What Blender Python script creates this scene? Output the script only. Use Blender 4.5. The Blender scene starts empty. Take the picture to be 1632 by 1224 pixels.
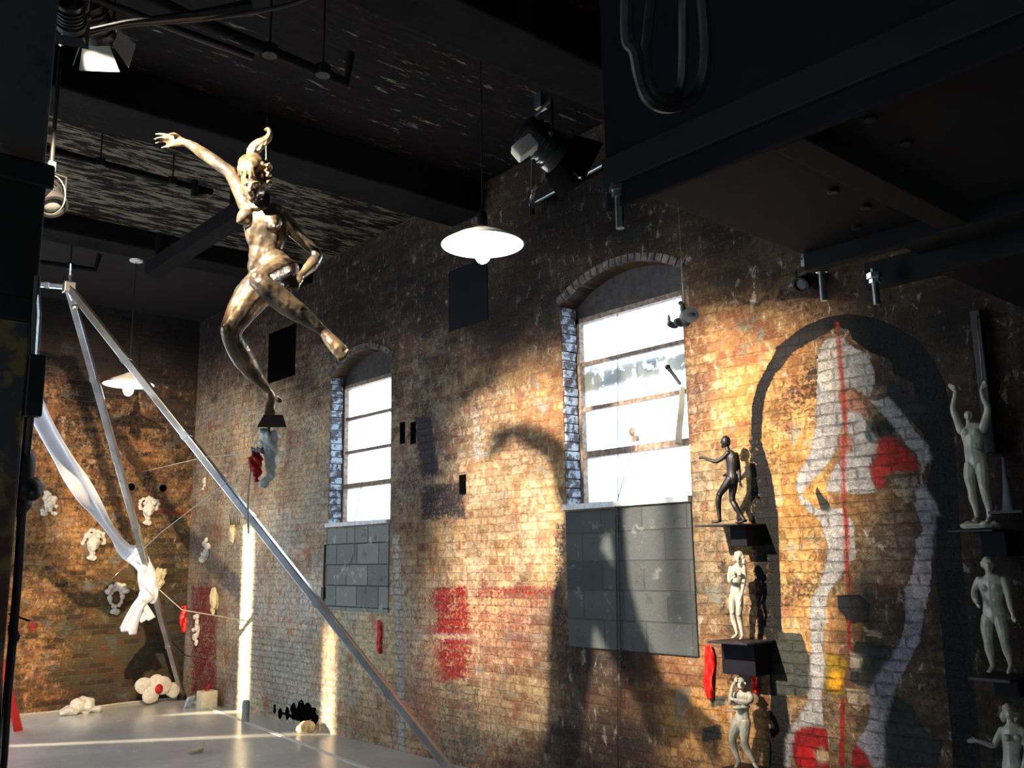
import bpy, bmesh, math, random
import numpy as np
from mathutils import Vector, Matrix, Euler, noise as mnoise

# ---------------------------------------------------------------- camera, world, sun, exposure
SC = bpy.context.scene
COL = SC.collection
F = 1474.0
YAW, PITCH, ROLL = math.radians(41.23), math.radians(10.77), math.radians(0.93)
CAM = np.array([0.0, 0.0, 1.7])
_f = np.array([math.sin(YAW)*math.cos(PITCH), math.cos(YAW)*math.cos(PITCH), math.sin(PITCH)])
_r = np.array([math.cos(YAW), -math.sin(YAW), 0.0])
_d = np.cross(_f, _r)
RM = np.array([math.cos(ROLL)*_r+math.sin(ROLL)*_d, -math.sin(ROLL)*_r+math.cos(ROLL)*_d, _f])
cam_data = bpy.data.cameras.new('camera')
cam_data.sensor_fit = 'HORIZONTAL'; cam_data.sensor_width = 36.0
cam_data.lens = 36.0*F/1632.0
cam_data.clip_start = 0.05; cam_data.clip_end = 200
cam = bpy.data.objects.new('camera', cam_data)
cam.matrix_world = Matrix(((RM[0][0], -RM[1][0], -RM[2][0], CAM[0]),
                           (RM[0][1], -RM[1][1], -RM[2][1], CAM[1]),
                           (RM[0][2], -RM[1][2], -RM[2][2], CAM[2]),
                           (0, 0, 0, 1)))
COL.objects.link(cam); SC.camera = cam
SC.view_settings.view_transform = 'Standard'
SC.view_settings.look = 'None'
SC.view_settings.gamma = 1.0
SC.view_settings.use_curve_mapping = False
SC.view_settings.exposure = 0.0
SC.cycles.use_denoising = True
SC.cycles.max_bounces = 7
SC.cycles.diffuse_bounces = 4
SC.cycles.glossy_bounces = 3
SC.cycles.transparent_max_bounces = 12
SC.cycles.sample_clamp_indirect = 6.0
SC.cycles.caustics_reflective = False
SC.cycles.caustics_refractive = False

SKY = 9.0
wd = bpy.data.worlds.new('World'); SC.world = wd; wd.use_nodes = True
wd.node_tree.nodes['Background'].inputs[0].default_value = (0.80, 0.90, 1.0, 1)
wd.node_tree.nodes['Background'].inputs[1].default_value = SKY

def aim(o, d):
    o.rotation_euler = Vector(d).to_track_quat('-Z', 'Y').to_euler()

def light(name, kind, loc, direction, energy, color, **kw):
    l = bpy.data.lights.new(name, kind); l.energy = energy; l.color = color
    for k, v in kw.items(): setattr(l, k, v)
    o = bpy.data.objects.new(name, l); o.location = loc; aim(o, direction)
    COL.objects.link(o); return o

SUN_EL, SUN_AZ = math.radians(10.0), math.radians(33.0)
light('sun', 'SUN', (-6, 20, 6), (math.cos(SUN_AZ)*math.cos(SUN_EL), -math.sin(SUN_AZ)*math.cos(SUN_EL), -math.sin(SUN_EL)),
      30.0, (1.0, 0.82, 0.56), angle=math.radians(1.8))
# stage spotlights (their fittings are built further down, at the same places)
KEY = Vector((0.27, 4.36, 4.63)); KEY_DIR = Vector((1.0, 0.03, -0.57)).normalized()
light('key_spot_beam', 'SPOT', KEY, KEY_DIR, 5000.0, (1.0, 0.85, 0.66), spot_size=math.radians(62), spot_blend=0.35, shadow_soft_size=0.028)
# daylight portals at the openings (guide sampling of the sky only)
def portal(name, loc, direction, sx, sy):
    o = light(name, 'AREA', loc, direction, 1.0, (1, 1, 1), shape='RECTANGLE', size=sx, size_y=sy)
    o.data.cycles.is_portal = True
    return o

# ---------------------------------------------------------------- room numbers
W = 5.08          # right wall plane
L = 12.5          # end wall plane
XL, YF = -4.0, -2.6
CEIL = 5.1
random.seed(7); rng = np.random.RandomState(7)

def ray(x, y): return RM.T @ np.array([(x-816)/F, (y-612)/F, 1.0])
def pl(x, y, ax, v):
    r = ray(x, y); return CAM + r*((v-CAM[ax])/r[ax])
def dep(x, y, d): return CAM + ray(x, y)*d
def wl(x, y, off=0.0): return pl(x, y, 0, W-off)
def el(x, y, off=0.0): return pl(x, y, 1, L-off)
def fl(x, y, z=0.0): return pl(x, y, 2, z)
def depth_of(p): return float(RM[2] @ (np.asarray(p, float)-CAM))
def project(P):
    q = (np.asarray(P)-CAM) @ RM.T
    z = np.maximum(q[:, 2], 0.05)
    return 816+F*q[:, 0]/z, 612+F*q[:, 1]/z
def on_line(A, B, x, y):
    """point of line AB nearest the sight line through (x, y)"""
    A = np.asarray(A, float); B = np.asarray(B, float); u = B-A; r = ray(x, y); w0 = A-CAM
    a, b, c, d, e = u@u, u@r, r@r, u@w0, r@w0
    return A+u*((b*e-c*d)/(a*c-b*b))

# ---------------------------------------------------------------- materials
def srgb(r, g, b, a=1.0):
    def c(v):
        v /= 255.0
        return v/12.92 if v <= 0.04045 else ((v+0.055)/1.055)**2.4
    return (c(r), c(g), c(b), a)
def newmat(name):
    m = bpy.data.materials.new(name); m.use_nodes = True
    nt = m.node_tree; return m, nt, nt.nodes['Principled BSDF']
class NB:
    def __init__(s, nt): s.nt = nt
    def n(s, t, **kw):
        x = s.nt.nodes.new(t)
        for k, v in kw.items(): setattr(x, k, v)
        return x
    def lk(s, a, b): s.nt.links.new(a, b)
    def put(s, v, inp):
        if hasattr(v, 'links') or hasattr(v, 'is_linked'): s.lk(v, inp)
        else: inp.default_value = v
    def math(s, op, a, b=None, c=None, clamp=False):
        x = s.n('ShaderNodeMath', operation=op, use_clamp=clamp)
        s.put(a, x.inputs[0])
        if b is not None: s.put(b, x.inputs[1])
        if c is not None: s.put(c, x.inputs[2])
        return x.outputs[0]
    def mix(s, f, a, b, mode='MIX'):
        x = s.n('ShaderNodeMix', data_type='RGBA', blend_type=mode)
        s.put(f, x.inputs[0]); s.put(a, x.inputs[6]); s.put(b, x.inputs[7]); return x.outputs[2]
    def step(s, v, lo, hi, smooth=True):
        x = s.n('ShaderNodeMapRange', interpolation_type='SMOOTHSTEP' if smooth else 'LINEAR')
        s.put(v, x.inputs[0]); s.put(lo, x.inputs[1]); s.put(hi, x.inputs[2]); return x.outputs[0]
    def noise(s, vec, scale, detail=4.0, rough=0.6, dist=0.0):
        x = s.n('ShaderNodeTexNoise'); s.lk(vec, x.inputs['Vector'])
        x.inputs['Scale'].default_value = scale; x.inputs['Detail'].default_value = detail
        x.inputs['Roughness'].default_value = rough; x.inputs['Distortion'].default_value = dist
        return x.outputs[0]
    def pos(s, scale=(1, 1, 1)):
        g = s.n('ShaderNodeNewGeometry'); m = s.n('ShaderNodeMapping'); m.inputs['Scale'].default_value = scale
        s.lk(g.outputs['Position'], m.inputs['Vector']); return m.outputs[0]
    def obj(s, scale=(1, 1, 1)):
        g = s.n('ShaderNodeTexCoord'); m = s.n('ShaderNodeMapping'); m.inputs['Scale'].default_value = scale
        s.lk(g.outputs['Object'], m.inputs['Vector']); return m.outputs[0]
def bump(b, bsdf, h, strength=0.5, distance=0.02):
    x = b.n('ShaderNodeBump'); x.inputs['Strength'].default_value = strength; x.inputs['Distance'].default_value = distance
    b.lk(h, x.inputs['Height']); b.lk(x.outputs[0], bsdf.inputs['Normal'])

def simple(name, c1, c2=None, rough=0.6, metal=0.0, scale=8.0, bstr=0.15, dist=0.004, spec=0.5, lo=0.35, hi=0.65):
    m, nt, p = newmat(name); b = NB(nt)
    v = b.obj(); n = b.noise(v, scale, 6, 0.6)
    p.inputs['Metallic'].default_value = metal; p.inputs['Roughness'].default_value = rough
    p.inputs['Specular IOR Level'].default_value = spec
    b.lk(b.mix(b.step(n, lo, hi), srgb(*c1), srgb(*(c2 or c1))), p.inputs['Base Color'])
    if bstr: bump(b, p, b.noise(v, scale*4, 4), bstr, dist)
    return m

def brick_material(name, axis):
    """bricks whose clay, limewash, paint and painted-in shade come from fields laid over the wall"""
    m, nt, p = newmat(name); b = NB(nt)
    g = b.n('ShaderNodeNewGeometry'); s = b.n('ShaderNodeSeparateXYZ'); b.lk(g.outputs['Position'], s.inputs[0])
    c = b.n('ShaderNodeCombineXYZ')
    b.lk(s.outputs[1 if axis == 'Y' else 0], c.inputs[0]); b.lk(s.outputs[2], c.inputs[1])
    vec = c.outputs[0]
    wob = b.n('ShaderNodeTexNoise'); b.lk(vec, wob.inputs['Vector']); wob.inputs['Scale'].default_value = 14.0; wob.inputs['Detail'].default_value = 3
    add = b.n('ShaderNodeVectorMath', operation='MULTIPLY_ADD'); b.lk(wob.outputs['Color'], add.inputs[0])
    add.inputs[1].default_value = (0.045, 0.030, 0); b.lk(vec, add.inputs[2])
    br = b.n('ShaderNodeTexBrick'); b.lk(add.outputs[0], br.inputs['Vector'])
    br.inputs['Color1'].default_value = (0, 0, 0, 1); br.inputs['Color2'].default_value = (1, 1, 1, 1); br.inputs['Mortar'].default_value = (0.5, 0.5, 0.5, 1)
    br.inputs['Scale'].default_value = 1.0; br.inputs['Mortar Size'].default_value = 0.008; br.inputs['Mortar Smooth'].default_value = 0.35
    br.inputs['Brick Width'].default_value = 0.205; br.inputs['Row Height'].default_value = 0.067
    rnd, mor = br.outputs['Color'], br.outputs['Fac']
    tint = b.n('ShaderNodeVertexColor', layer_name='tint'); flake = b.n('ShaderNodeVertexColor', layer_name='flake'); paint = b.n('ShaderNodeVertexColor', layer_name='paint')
    n1 = b.noise(vec, 7.0, 10, 0.74); n2 = b.noise(vec, 34.0, 6, 0.7); n3 = b.noise(vec, 2.2, 5, 0.6, 0.4); n4 = b.noise(vec, 90.0, 3, 0.6)
    # clay: each brick its own tone, a few orange and a few purple ones
    tone = b.math('MULTIPLY_ADD', rnd, 0.5, 0.74)
    clay = b.mix(1.0, tint.outputs['Color'], b.n('ShaderNodeCombineColor').outputs[0], 'MULTIPLY')
    cc = nt.nodes[-1] if False else clay.node
    comb = clay.node.inputs[7].links[0].from_node
    for i in range(3): b.lk(tone, comb.inputs[i])
    orange = b.mix(1.0, tint.outputs['Color'], (1.30, 0.72, 0.50, 1), 'MULTIPLY')
    clay = b.mix(b.math('MULTIPLY', b.step(rnd, 0.72, 0.80), 0.8), clay, orange)
    plum = b.mix(1.0, tint.outputs['Color'], (0.62, 0.48, 0.52, 1), 'MULTIPLY')
    clay = b.mix(b.math('MULTIPLY', b.step(rnd, 0.22, 0.14), 0.75), clay, plum)
    # mortar
    clay = b.mix(b.math('MULTIPLY', mor, 0.55), clay, b.mix(0.35, b.mix(1.0, tint.outputs['Color'], (0.55, 0.55, 0.58, 1), 'MULTIPLY'), flake.outputs['Color']))
    # limewash remains and flakes
    sm = b.n('ShaderNodeMapping'); b.lk(vec, sm.inputs['Vector']); sm.inputs['Scale'].default_value = (1, .5, 1)
    n5 = b.noise(sm.outputs[0], 15.0, 8, 0.72, .5)
    k = b.math('ADD', b.math('MULTIPLY', n1, 0.35), b.math('ADD', b.math('MULTIPLY', n5, 0.35), b.math('MULTIPLY', n2, 0.30)))
    k = b.math('ADD', k, b.math('MULTIPLY', b.math('SUBTRACT', rnd, 0.5), 0.09))
    k = b.math('ADD', k, b.math('MULTIPLY', b.math('SUBTRACT', tint.outputs['Alpha'], 0.37), 0.50))
    wash = b.step(k, 0.47, 0.57)
    fcol = b.mix(b.step(n3, 0.4, 0.62), flake.outputs['Color'], b.mix(1.0, flake.outputs['Color'], (1.04, 0.92, 0.74, 1), 'MULTIPLY'))
    fcol = b.mix(b.math('MULTIPLY', b.step(rnd, 0.8, 0.2), 0.5), fcol, b.mix(1.0, fcol, (0.76, 0.72, 0.70, 1), 'MULTIPLY'))
    n6 = b.noise(vec, 21.0, 9, 0.78, .6); n7 = b.noise(vec, 1.6, 6, 0.7)
    fcol = b.mix(b.step(n6, 0.56, 0.42), fcol, b.mix(1.0, fcol, (0.58, 0.52, 0.47, 1), 'MULTIPLY'))
    fcol = b.mix(b.step(n5, 0.56, 0.66), fcol, b.mix(0.4, fcol, (0.75, 0.72, 0.66, 1)))
    fcol = b.mix(b.math('MULTIPLY', mor, b.step(n1, 0.62, 0.42)), fcol, b.mix(1.0, fcol, (0.74, 0.70, 0.66, 1), 'MULTIPLY'))
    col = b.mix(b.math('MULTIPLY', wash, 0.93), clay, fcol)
    # soot and pitted spots
    pit = b.step(b.math('ADD', b.math('MULTIPLY', n3, 0.5), b.math('MULTIPLY', n2, 0.5)), 0.485, 0.40)
    dim = b.step(b.noise(vec, 1.3, 7, 0.72), 0.38, 0.58)
    nA = b.noise(vec, 4.3, 9, 0.75, .5); nB = b.noise(sm.outputs[0], 6.1, 9, 0.74, .3)
    lum = b.n('ShaderNodeRGBToBW'); b.lk(flake.outputs['Color'], lum.inputs[0])
    gr = b.n('ShaderNodeCombineColor')
    for i, q in enumerate((.60, .64, .56)): b.lk(b.math('MULTIPLY', lum.outputs[0], q), gr.inputs[i])
    col = b.mix(b.math('MULTIPLY', b.step(nA, 0.56, 0.61), 0.75), col, gr.outputs[0])
    rd = b.n('ShaderNodeCombineColor')
    for i, q in enumerate((.62, .24, .14)): b.lk(b.math('MULTIPLY', lum.outputs[0], q), rd.inputs[i])
    col = b.mix(b.math('MULTIPLY', b.step(b.math('ADD', nB, b.math('MULTIPLY', b.math('SUBTRACT', rnd, .5), .12)), 0.56, 0.60), 0.75), col, rd.outputs[0])
    col = b.mix(dim, b.mix(1.0, col, (0.60, 0.56, 0.56, 1), 'MULTIPLY'), col)
    col = b.mix(b.math('MULTIPLY', pit, flake.outputs['Alpha']), col, srgb(26, 22, 23))
    # painted layer
    pa = b.math('ADD', paint.outputs['Alpha'], b.math('MULTIPLY', b.math('SUBTRACT', b.math('ADD', b.math('MULTIPLY', n2, 0.6), b.math('MULTIPLY', n1, 0.4)), 0.5), 1.1))
    pa = b.step(pa, 0.44, 0.58)
    pc = b.mix(b.math('MULTIPLY', mor, b.step(n1, 0.68, 0.38)), paint.outputs['Color'], b.mix(1.0, paint.outputs['Color'], (0.45, 0.43, 0.42, 1), 'MULTIPLY'))
    pc = b.mix(b.step(n6, 0.60, 0.40), pc, b.mix(1.0, pc, (0.55, 0.54, 0.55, 1), 'MULTIPLY'))
    pc0 = b.mix(b.math('MULTIPLY', mor, 0.0), paint.outputs['Color'], (0.03, 0.03, 0.03, 1))
    pc = b.mix(b.step(n4, 0.52, 0.34), pc, b.mix(0.45, pc, (0.03, 0.03, 0.03, 1)))
    col = b.mix(pa, col, pc)
    b.lk(col, p.inputs['Base Color'])
    p.inputs['Roughness'].default_value = 0.82; p.inputs['Specular IOR Level'].default_value = 0.3
    h = b.math('SUBTRACT', b.math('ADD', b.math('MULTIPLY', n2, 0.55), b.math('ADD', b.math('MULTIPLY', wash, 0.12), b.math('MULTIPLY', n1, 0.6))), b.math('MULTIPLY', mor, 0.45))
    bump(b, p, h, 1.0, 0.018)
    return m

def ceiling_material():
    m, nt, p = newmat('peeling_ceiling'); b = NB(nt)
    g = b.n('ShaderNodeNewGeometry'); s = b.n('ShaderNodeSeparateXYZ'); b.lk(g.outputs['Position'], s.inputs[0])
    v = b.pos((0.9, 4.6, 1)); n = b.noise(v, 2.4, 10, 0.72, 0.3); n2 = b.noise(b.pos((3, 14, 1)), 2.2, 8, 0.7)
    k = b.math('ADD', b.math('MULTIPLY', n, 0.6), b.math('MULTIPLY', n2, 0.4))
    y = s.outputs[1]
    amt = b.math('MULTIPLY', b.step(y, 6.2, 6.8), b.step(y, 9.6, 9.3))         # the bay with most paint left
    k = b.math('ADD', k, b.math('MULTIPLY', b.math('SUBTRACT', amt, 1.0), 0.075))
    f = b.step(k, 0.49, 0.535)
    pale = b.mix(b.step(n2, 0.3, 0.7), srgb(84, 77, 64), srgb(126, 119, 102))
    dark = b.mix(b.step(n2, 0.35, 0.65), srgb(17, 15, 16), srgb(30, 24, 22))
    col = b.mix(f, dark, pale)
    plain = b.step(y, 9.6, 9.75)
    col = b.mix(plain, col, b.mix(n, srgb(34, 31, 32), srgb(48, 45, 45)))
    b.lk(col, p.inputs['Base Color']); p.inputs['Roughness'].default_value = 0.95; p.inputs['Specular IOR Level'].default_value = .15
    bump(b, p, k, 0.5, 0.02)
    return m

def floor_material():
    m, nt, p = newmat('sealed_concrete'); b = NB(nt)
    n = b.noise(b.pos(), 1.3, 8, 0.6); n2 = b.noise(b.pos(), 12, 6, 0.6)
    col = b.mix(b.step(n, 0.35, 0.65), srgb(196, 198, 196), srgb(218, 220, 218))
    col = b.mix(b.math('MULTIPLY', b.step(n2, 0.62, 0.75), 0.4), col, srgb(160, 156, 150))
    b.lk(col, p.inputs['Base Color'])
    b.lk(b.math('MULTIPLY_ADD', n2, 0.2, 0.14), p.inputs['Roughness'])
    bump(b, p, n2, 0.05, 0.004)
    return m

M = {}
M['wallY'] = brick_material('painted_brick', 'Y'); M['wallX'] = brick_material('peeling_brick', 'X')
M['ceil'] = ceiling_material(); M['floor'] = floor_material()
M['beam'] = simple('sooty_concrete', (14, 12, 14), (24, 21, 21), 0.95, scale=3, bstr=0.5, dist=0.02, spec=.15)
M['plainwall'] = simple('grey_plaster', (90, 88, 86), (120, 116, 110), 0.85, scale=2)
M['block'] = None
M['frame'] = simple('weathered_frame_paint', (104, 84, 70), (150, 132, 116), 0.7, scale=30, bstr=0.4)
M['darkframe'] = simple('dark_frame_paint', (40, 36, 38), (62, 55, 52), 0.7, scale=20)
M['sill'] = simple('white_sill_paint', (205, 208, 212), (235, 236, 238), 0.5, scale=20)
M['alu'] = simple('aluminium', (168, 168, 170), (196, 196, 198), 0.32, 1.0, scale=6, bstr=0.05)
M['steel'] = simple('dark_steel', (22, 22, 26), (30, 31, 34), 0.7, 0.0, scale=3, bstr=0.08, spec=.25)
M['navy'] = simple('navy_box_paint', (14, 13, 23), (19, 18, 28), 0.8, scale=6, spec=.2)
M['black'] = simple('black_enamel', (13, 13, 15), (20, 20, 22), 0.45, 0.0, scale=10, bstr=0.05, spec=.4)
M['rubber'] = simple('black_rubber', (14, 14, 16), (24, 24, 26), 0.5, scale=20, bstr=0.1)
M['zinc'] = simple('zinc_plated_steel', (150, 165, 170), (190, 200, 205), 0.3, 1.0, scale=20)
M['greymetal'] = simple('grey_enamel', (150, 152, 146), (176, 178, 170), 0.5, 0.1, scale=8)
M['bronze'] = simple('burnished_bronze', (134, 114, 88), (74, 67, 62), 0.34, 0.72, scale=7, bstr=0.2, dist=0.006)
M['bronzehair'] = simple('bronze_hair', (150, 126, 92), (70, 62, 54), 0.36, 0.75, scale=30, bstr=0.5, dist=0.006)
M['blackiron'] = simple('blackened_bronze', (15, 14, 18), (22, 20, 25), 0.5, 0.1, scale=12, bstr=0.1)
M['greyplaster'] = simple('grey_glazed_plaster', (186, 184, 168), (150, 148, 134), 0.32, 0.0, scale=14, bstr=0.15, dist=0.003)
M['plaster'] = simple('white_plaster', (232, 226, 214), (206, 198, 184), 0.7, scale=40, bstr=0.4, dist=0.004)
M['creamplaster'] = simple('cream_plaster', (232, 216, 176), (206, 186, 146), 0.7, scale=30, bstr=0.4, dist=0.004)
M['silk'] = simple('white_silk', (226, 228, 238), (238, 238, 244), 0.45, scale=6, bstr=0.05)
M['gauze'] = simple('crumpled_gauze', (222, 226, 222), (200, 206, 204), 0.7, scale=30, bstr=0.5)
M['red'] = simple('red_cloth', (196, 16, 24), (150, 8, 16), 0.6, scale=14, bstr=0.2)
M['redpaint'] = simple('red_paint', (226, 34, 22), (206, 26, 20), 0.4, scale=10, bstr=0.05)
M['rope'] = simple('white_cord', (206, 198, 184), (176, 168, 150), 0.8, scale=60, bstr=0.4)
M['wire'] = simple('thin_dark_wire', (40, 38, 38), (60, 56, 54), 0.5, 0.5, scale=20, bstr=0.0)
M['navycone'] = simple('grey_blue_cone_paint', (96, 104, 110), (120, 128, 132), 0.6)
M['card'] = simple('printed_card', (226, 212, 170), (236, 228, 206), 0.6, scale=12)
M['bluecard'] = simple('blue_printed_card', (120, 150, 190), (220, 226, 232), 0.6, scale=16)
M['tape'] = simple('white_floor_tape', (232, 234, 238), (244, 244, 246), 0.5, scale=6, bstr=0)
M['outside'] = simple('pale_render', (190, 200, 212), (206, 214, 224), 0.9, scale=1, bstr=0)
M['outsideblue'] = simple('blue_shutter', (110, 146, 196), (126, 160, 206), 0.8, scale=1, bstr=0)
def emissive(name, col, strength):
    m, nt, p = newmat(name)
    p.inputs['Base Color'].default_value = (0.8, 0.8, 0.8, 1)
    p.inputs['Emission Color'].default_value = col; p.inputs['Emission Strength'].default_value = strength
    return m
M['bulb'] = emissive('lit_bulb', (0.90, 0.96, 1.0, 1), 240.0)
M['hotlens'] = emissive('lit_stage_lens', (1.0, 0.58, 0.28, 1), 2.6)
M['void'] = simple('dark_void', (7, 7, 8), (10, 10, 11), 1.0, spec=0.0, bstr=0)
M['shade'] = simple('white_enamel', (236, 240, 240), (244, 246, 246), 0.35, scale=4, bstr=0)
def block_material(g1=(56,61,63), g2=(74,79,79), g3=(128,130,124)):
    m, nt, p = newmat('grey_concrete_block'); b = NB(nt)
    g = b.n('ShaderNodeNewGeometry'); s = b.n('ShaderNodeSeparateXYZ'); b.lk(g.outputs['Position'], s.inputs[0])
    c = b.n('ShaderNodeCombineXYZ'); b.lk(s.outputs[1], c.inputs[0]); b.lk(s.outputs[2], c.inputs[1])
    br = b.n('ShaderNodeTexBrick'); b.lk(c.outputs[0], br.inputs['Vector'])
    br.inputs['Color1'].default_value = srgb(*g1); br.inputs['Color2'].default_value = srgb(*g2); br.inputs['Mortar'].default_value = srgb(58, 60, 62)
    br.inputs['Scale'].default_value = 1; br.inputs['Mortar Size'].default_value = 0.008; br.inputs['Mortar Smooth'].default_value = 0.4
    br.inputs['Brick Width'].default_value = 0.40; br.inputs['Row Height'].default_value = 0.21
    n = b.noise(c.outputs[0], 6, 8, 0.7); n2 = b.noise(c.outputs[0], 40, 5, 0.6)
    col = b.mix(b.math('MULTIPLY', b.step(n, 0.56, 0.68), 0.6), br.outputs['Color'], srgb(*g3))
    col = b.mix(b.math('MULTIPLY', b.step(n, 0.42, 0.34), 0.5), col, srgb(40, 42, 44))
    b.lk(col, p.inputs['Base Color']); p.inputs['Roughness'].default_value = 0.85
    bump(b, p, b.math('SUBTRACT', n2, b.math('MULTIPLY', br.outputs['Fac'], 0.6)), 0.6, 0.01)
    return m
M['block'] = block_material(); M['litblock'] = block_material((108,114,114),(132,136,132),(196,198,184))  # same block, coloured darker as shaded near panel, paler as daylit far panel
def column_material():
    m, nt, p = newmat('peeling_column_paint'); b = NB(nt)
    n = b.noise(b.pos(), 3.2, 8, 0.65); n2 = b.noise(b.pos(), 9, 6, 0.6)
    g = b.n('ShaderNodeNewGeometry'); s = b.n('ShaderNodeSeparateXYZ'); b.lk(g.outputs['Position'], s.inputs[0])
    hi = b.mix(b.step(n, 0.55, 0.68), srgb(58, 62, 60), srgb(30, 24, 26))
    lo = b.mix(b.step(n, 0.42, 0.5), srgb(70, 34, 24), b.mix(b.step(n2, .45, .55), srgb(104, 90, 48), srgb(46, 48, 52)))
    col = b.mix(b.step(s.outputs[2], 3.35, 3.2), hi, lo)
    b.lk(col, p.inputs['Base Color']); p.inputs['Roughness'].default_value = 0.6
    bump(b, p, n2, 0.4, 0.01); return m
M['column'] = column_material()
def pane_material(name, dirt):
    m, nt, p = newmat(name); b = NB(nt); nt.nodes.remove(p)
    out = nt.nodes['Material Output']
    tr = b.n('ShaderNodeBsdfTransparent'); tr.inputs[0].default_value = (0.93, 0.97, 1, 1)
    tl = b.n('ShaderNodeBsdfTranslucent'); tl.inputs[0].default_value = (0.86, 0.9, 0.93, 1)
    gl = b.n('ShaderNodeBsdfGlossy'); gl.inputs[0].default_value = (1, 1, 1, 1); gl.inputs['Roughness'].default_value = 0.12
    df = b.n('ShaderNodeBsdfDiffuse'); df.inputs[0].default_value = srgb(112, 116, 108)
    m1 = b.n('ShaderNodeMixShader'); m1.inputs[0].default_value = 0.25; b.lk(tr.outputs[0], m1.inputs[1]); b.lk(tl.outputs[0], m1.inputs[2])
    m2 = b.n('ShaderNodeMixShader'); m2.inputs[0].default_value = 0.04; b.lk(m1.outputs[0], m2.inputs[1]); b.lk(gl.outputs[0], m2.inputs[2])
    last = m2.outputs[0]
    g = b.n('ShaderNodeNewGeometry'); s = b.n('ShaderNodeSeparateXYZ'); b.lk(g.outputs['Position'], s.inputs[0])
    if dirt:
        n = b.noise(b.pos(), 13, 8, 0.7); n2 = b.noise(b.pos(), 60, 3, 0.5)
        z = s.outputs[2]
        band = b.math('MULTIPLY', b.step(z, 2.96, 3.06), b.step(z, 3.26, 3.14))
        f = b.step(b.math('ADD', n, b.math('MULTIPLY', band, 0.15)), 0.565, 0.60)
        f = b.math('MULTIPLY', f, band)
        sp = b.math('MULTIPLY', b.step(n2, 0.68, 0.72), b.math('MULTIPLY', b.step(z, 2.5, 2.6), b.step(z, 3.3, 3.2)))
        f = b.math('MULTIPLY', b.math('MAXIMUM', f, sp), 0.8)
        m3 = b.n('ShaderNodeMixShader'); b.lk(f, m3.inputs[0]); b.lk(last, m3.inputs[1]); b.lk(df.outputs[0], m3.inputs[2]); last = m3.outputs[0]
    b.lk(last, out.inputs['Surface'])
    return m
M['pane'] = pane_material('window_glass', False); M['panedirty'] = pane_material('flaking_window_glass', True)
def lens_material():
    m, nt, p = newmat('clear_lens'); p.inputs['Base Color'].default_value = (.8, .85, .9, 1)
    p.inputs['Transmission Weight'].default_value = 0.9; p.inputs['Roughness'].default_value = 0.05; return m
M['lens'] = lens_material()

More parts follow.
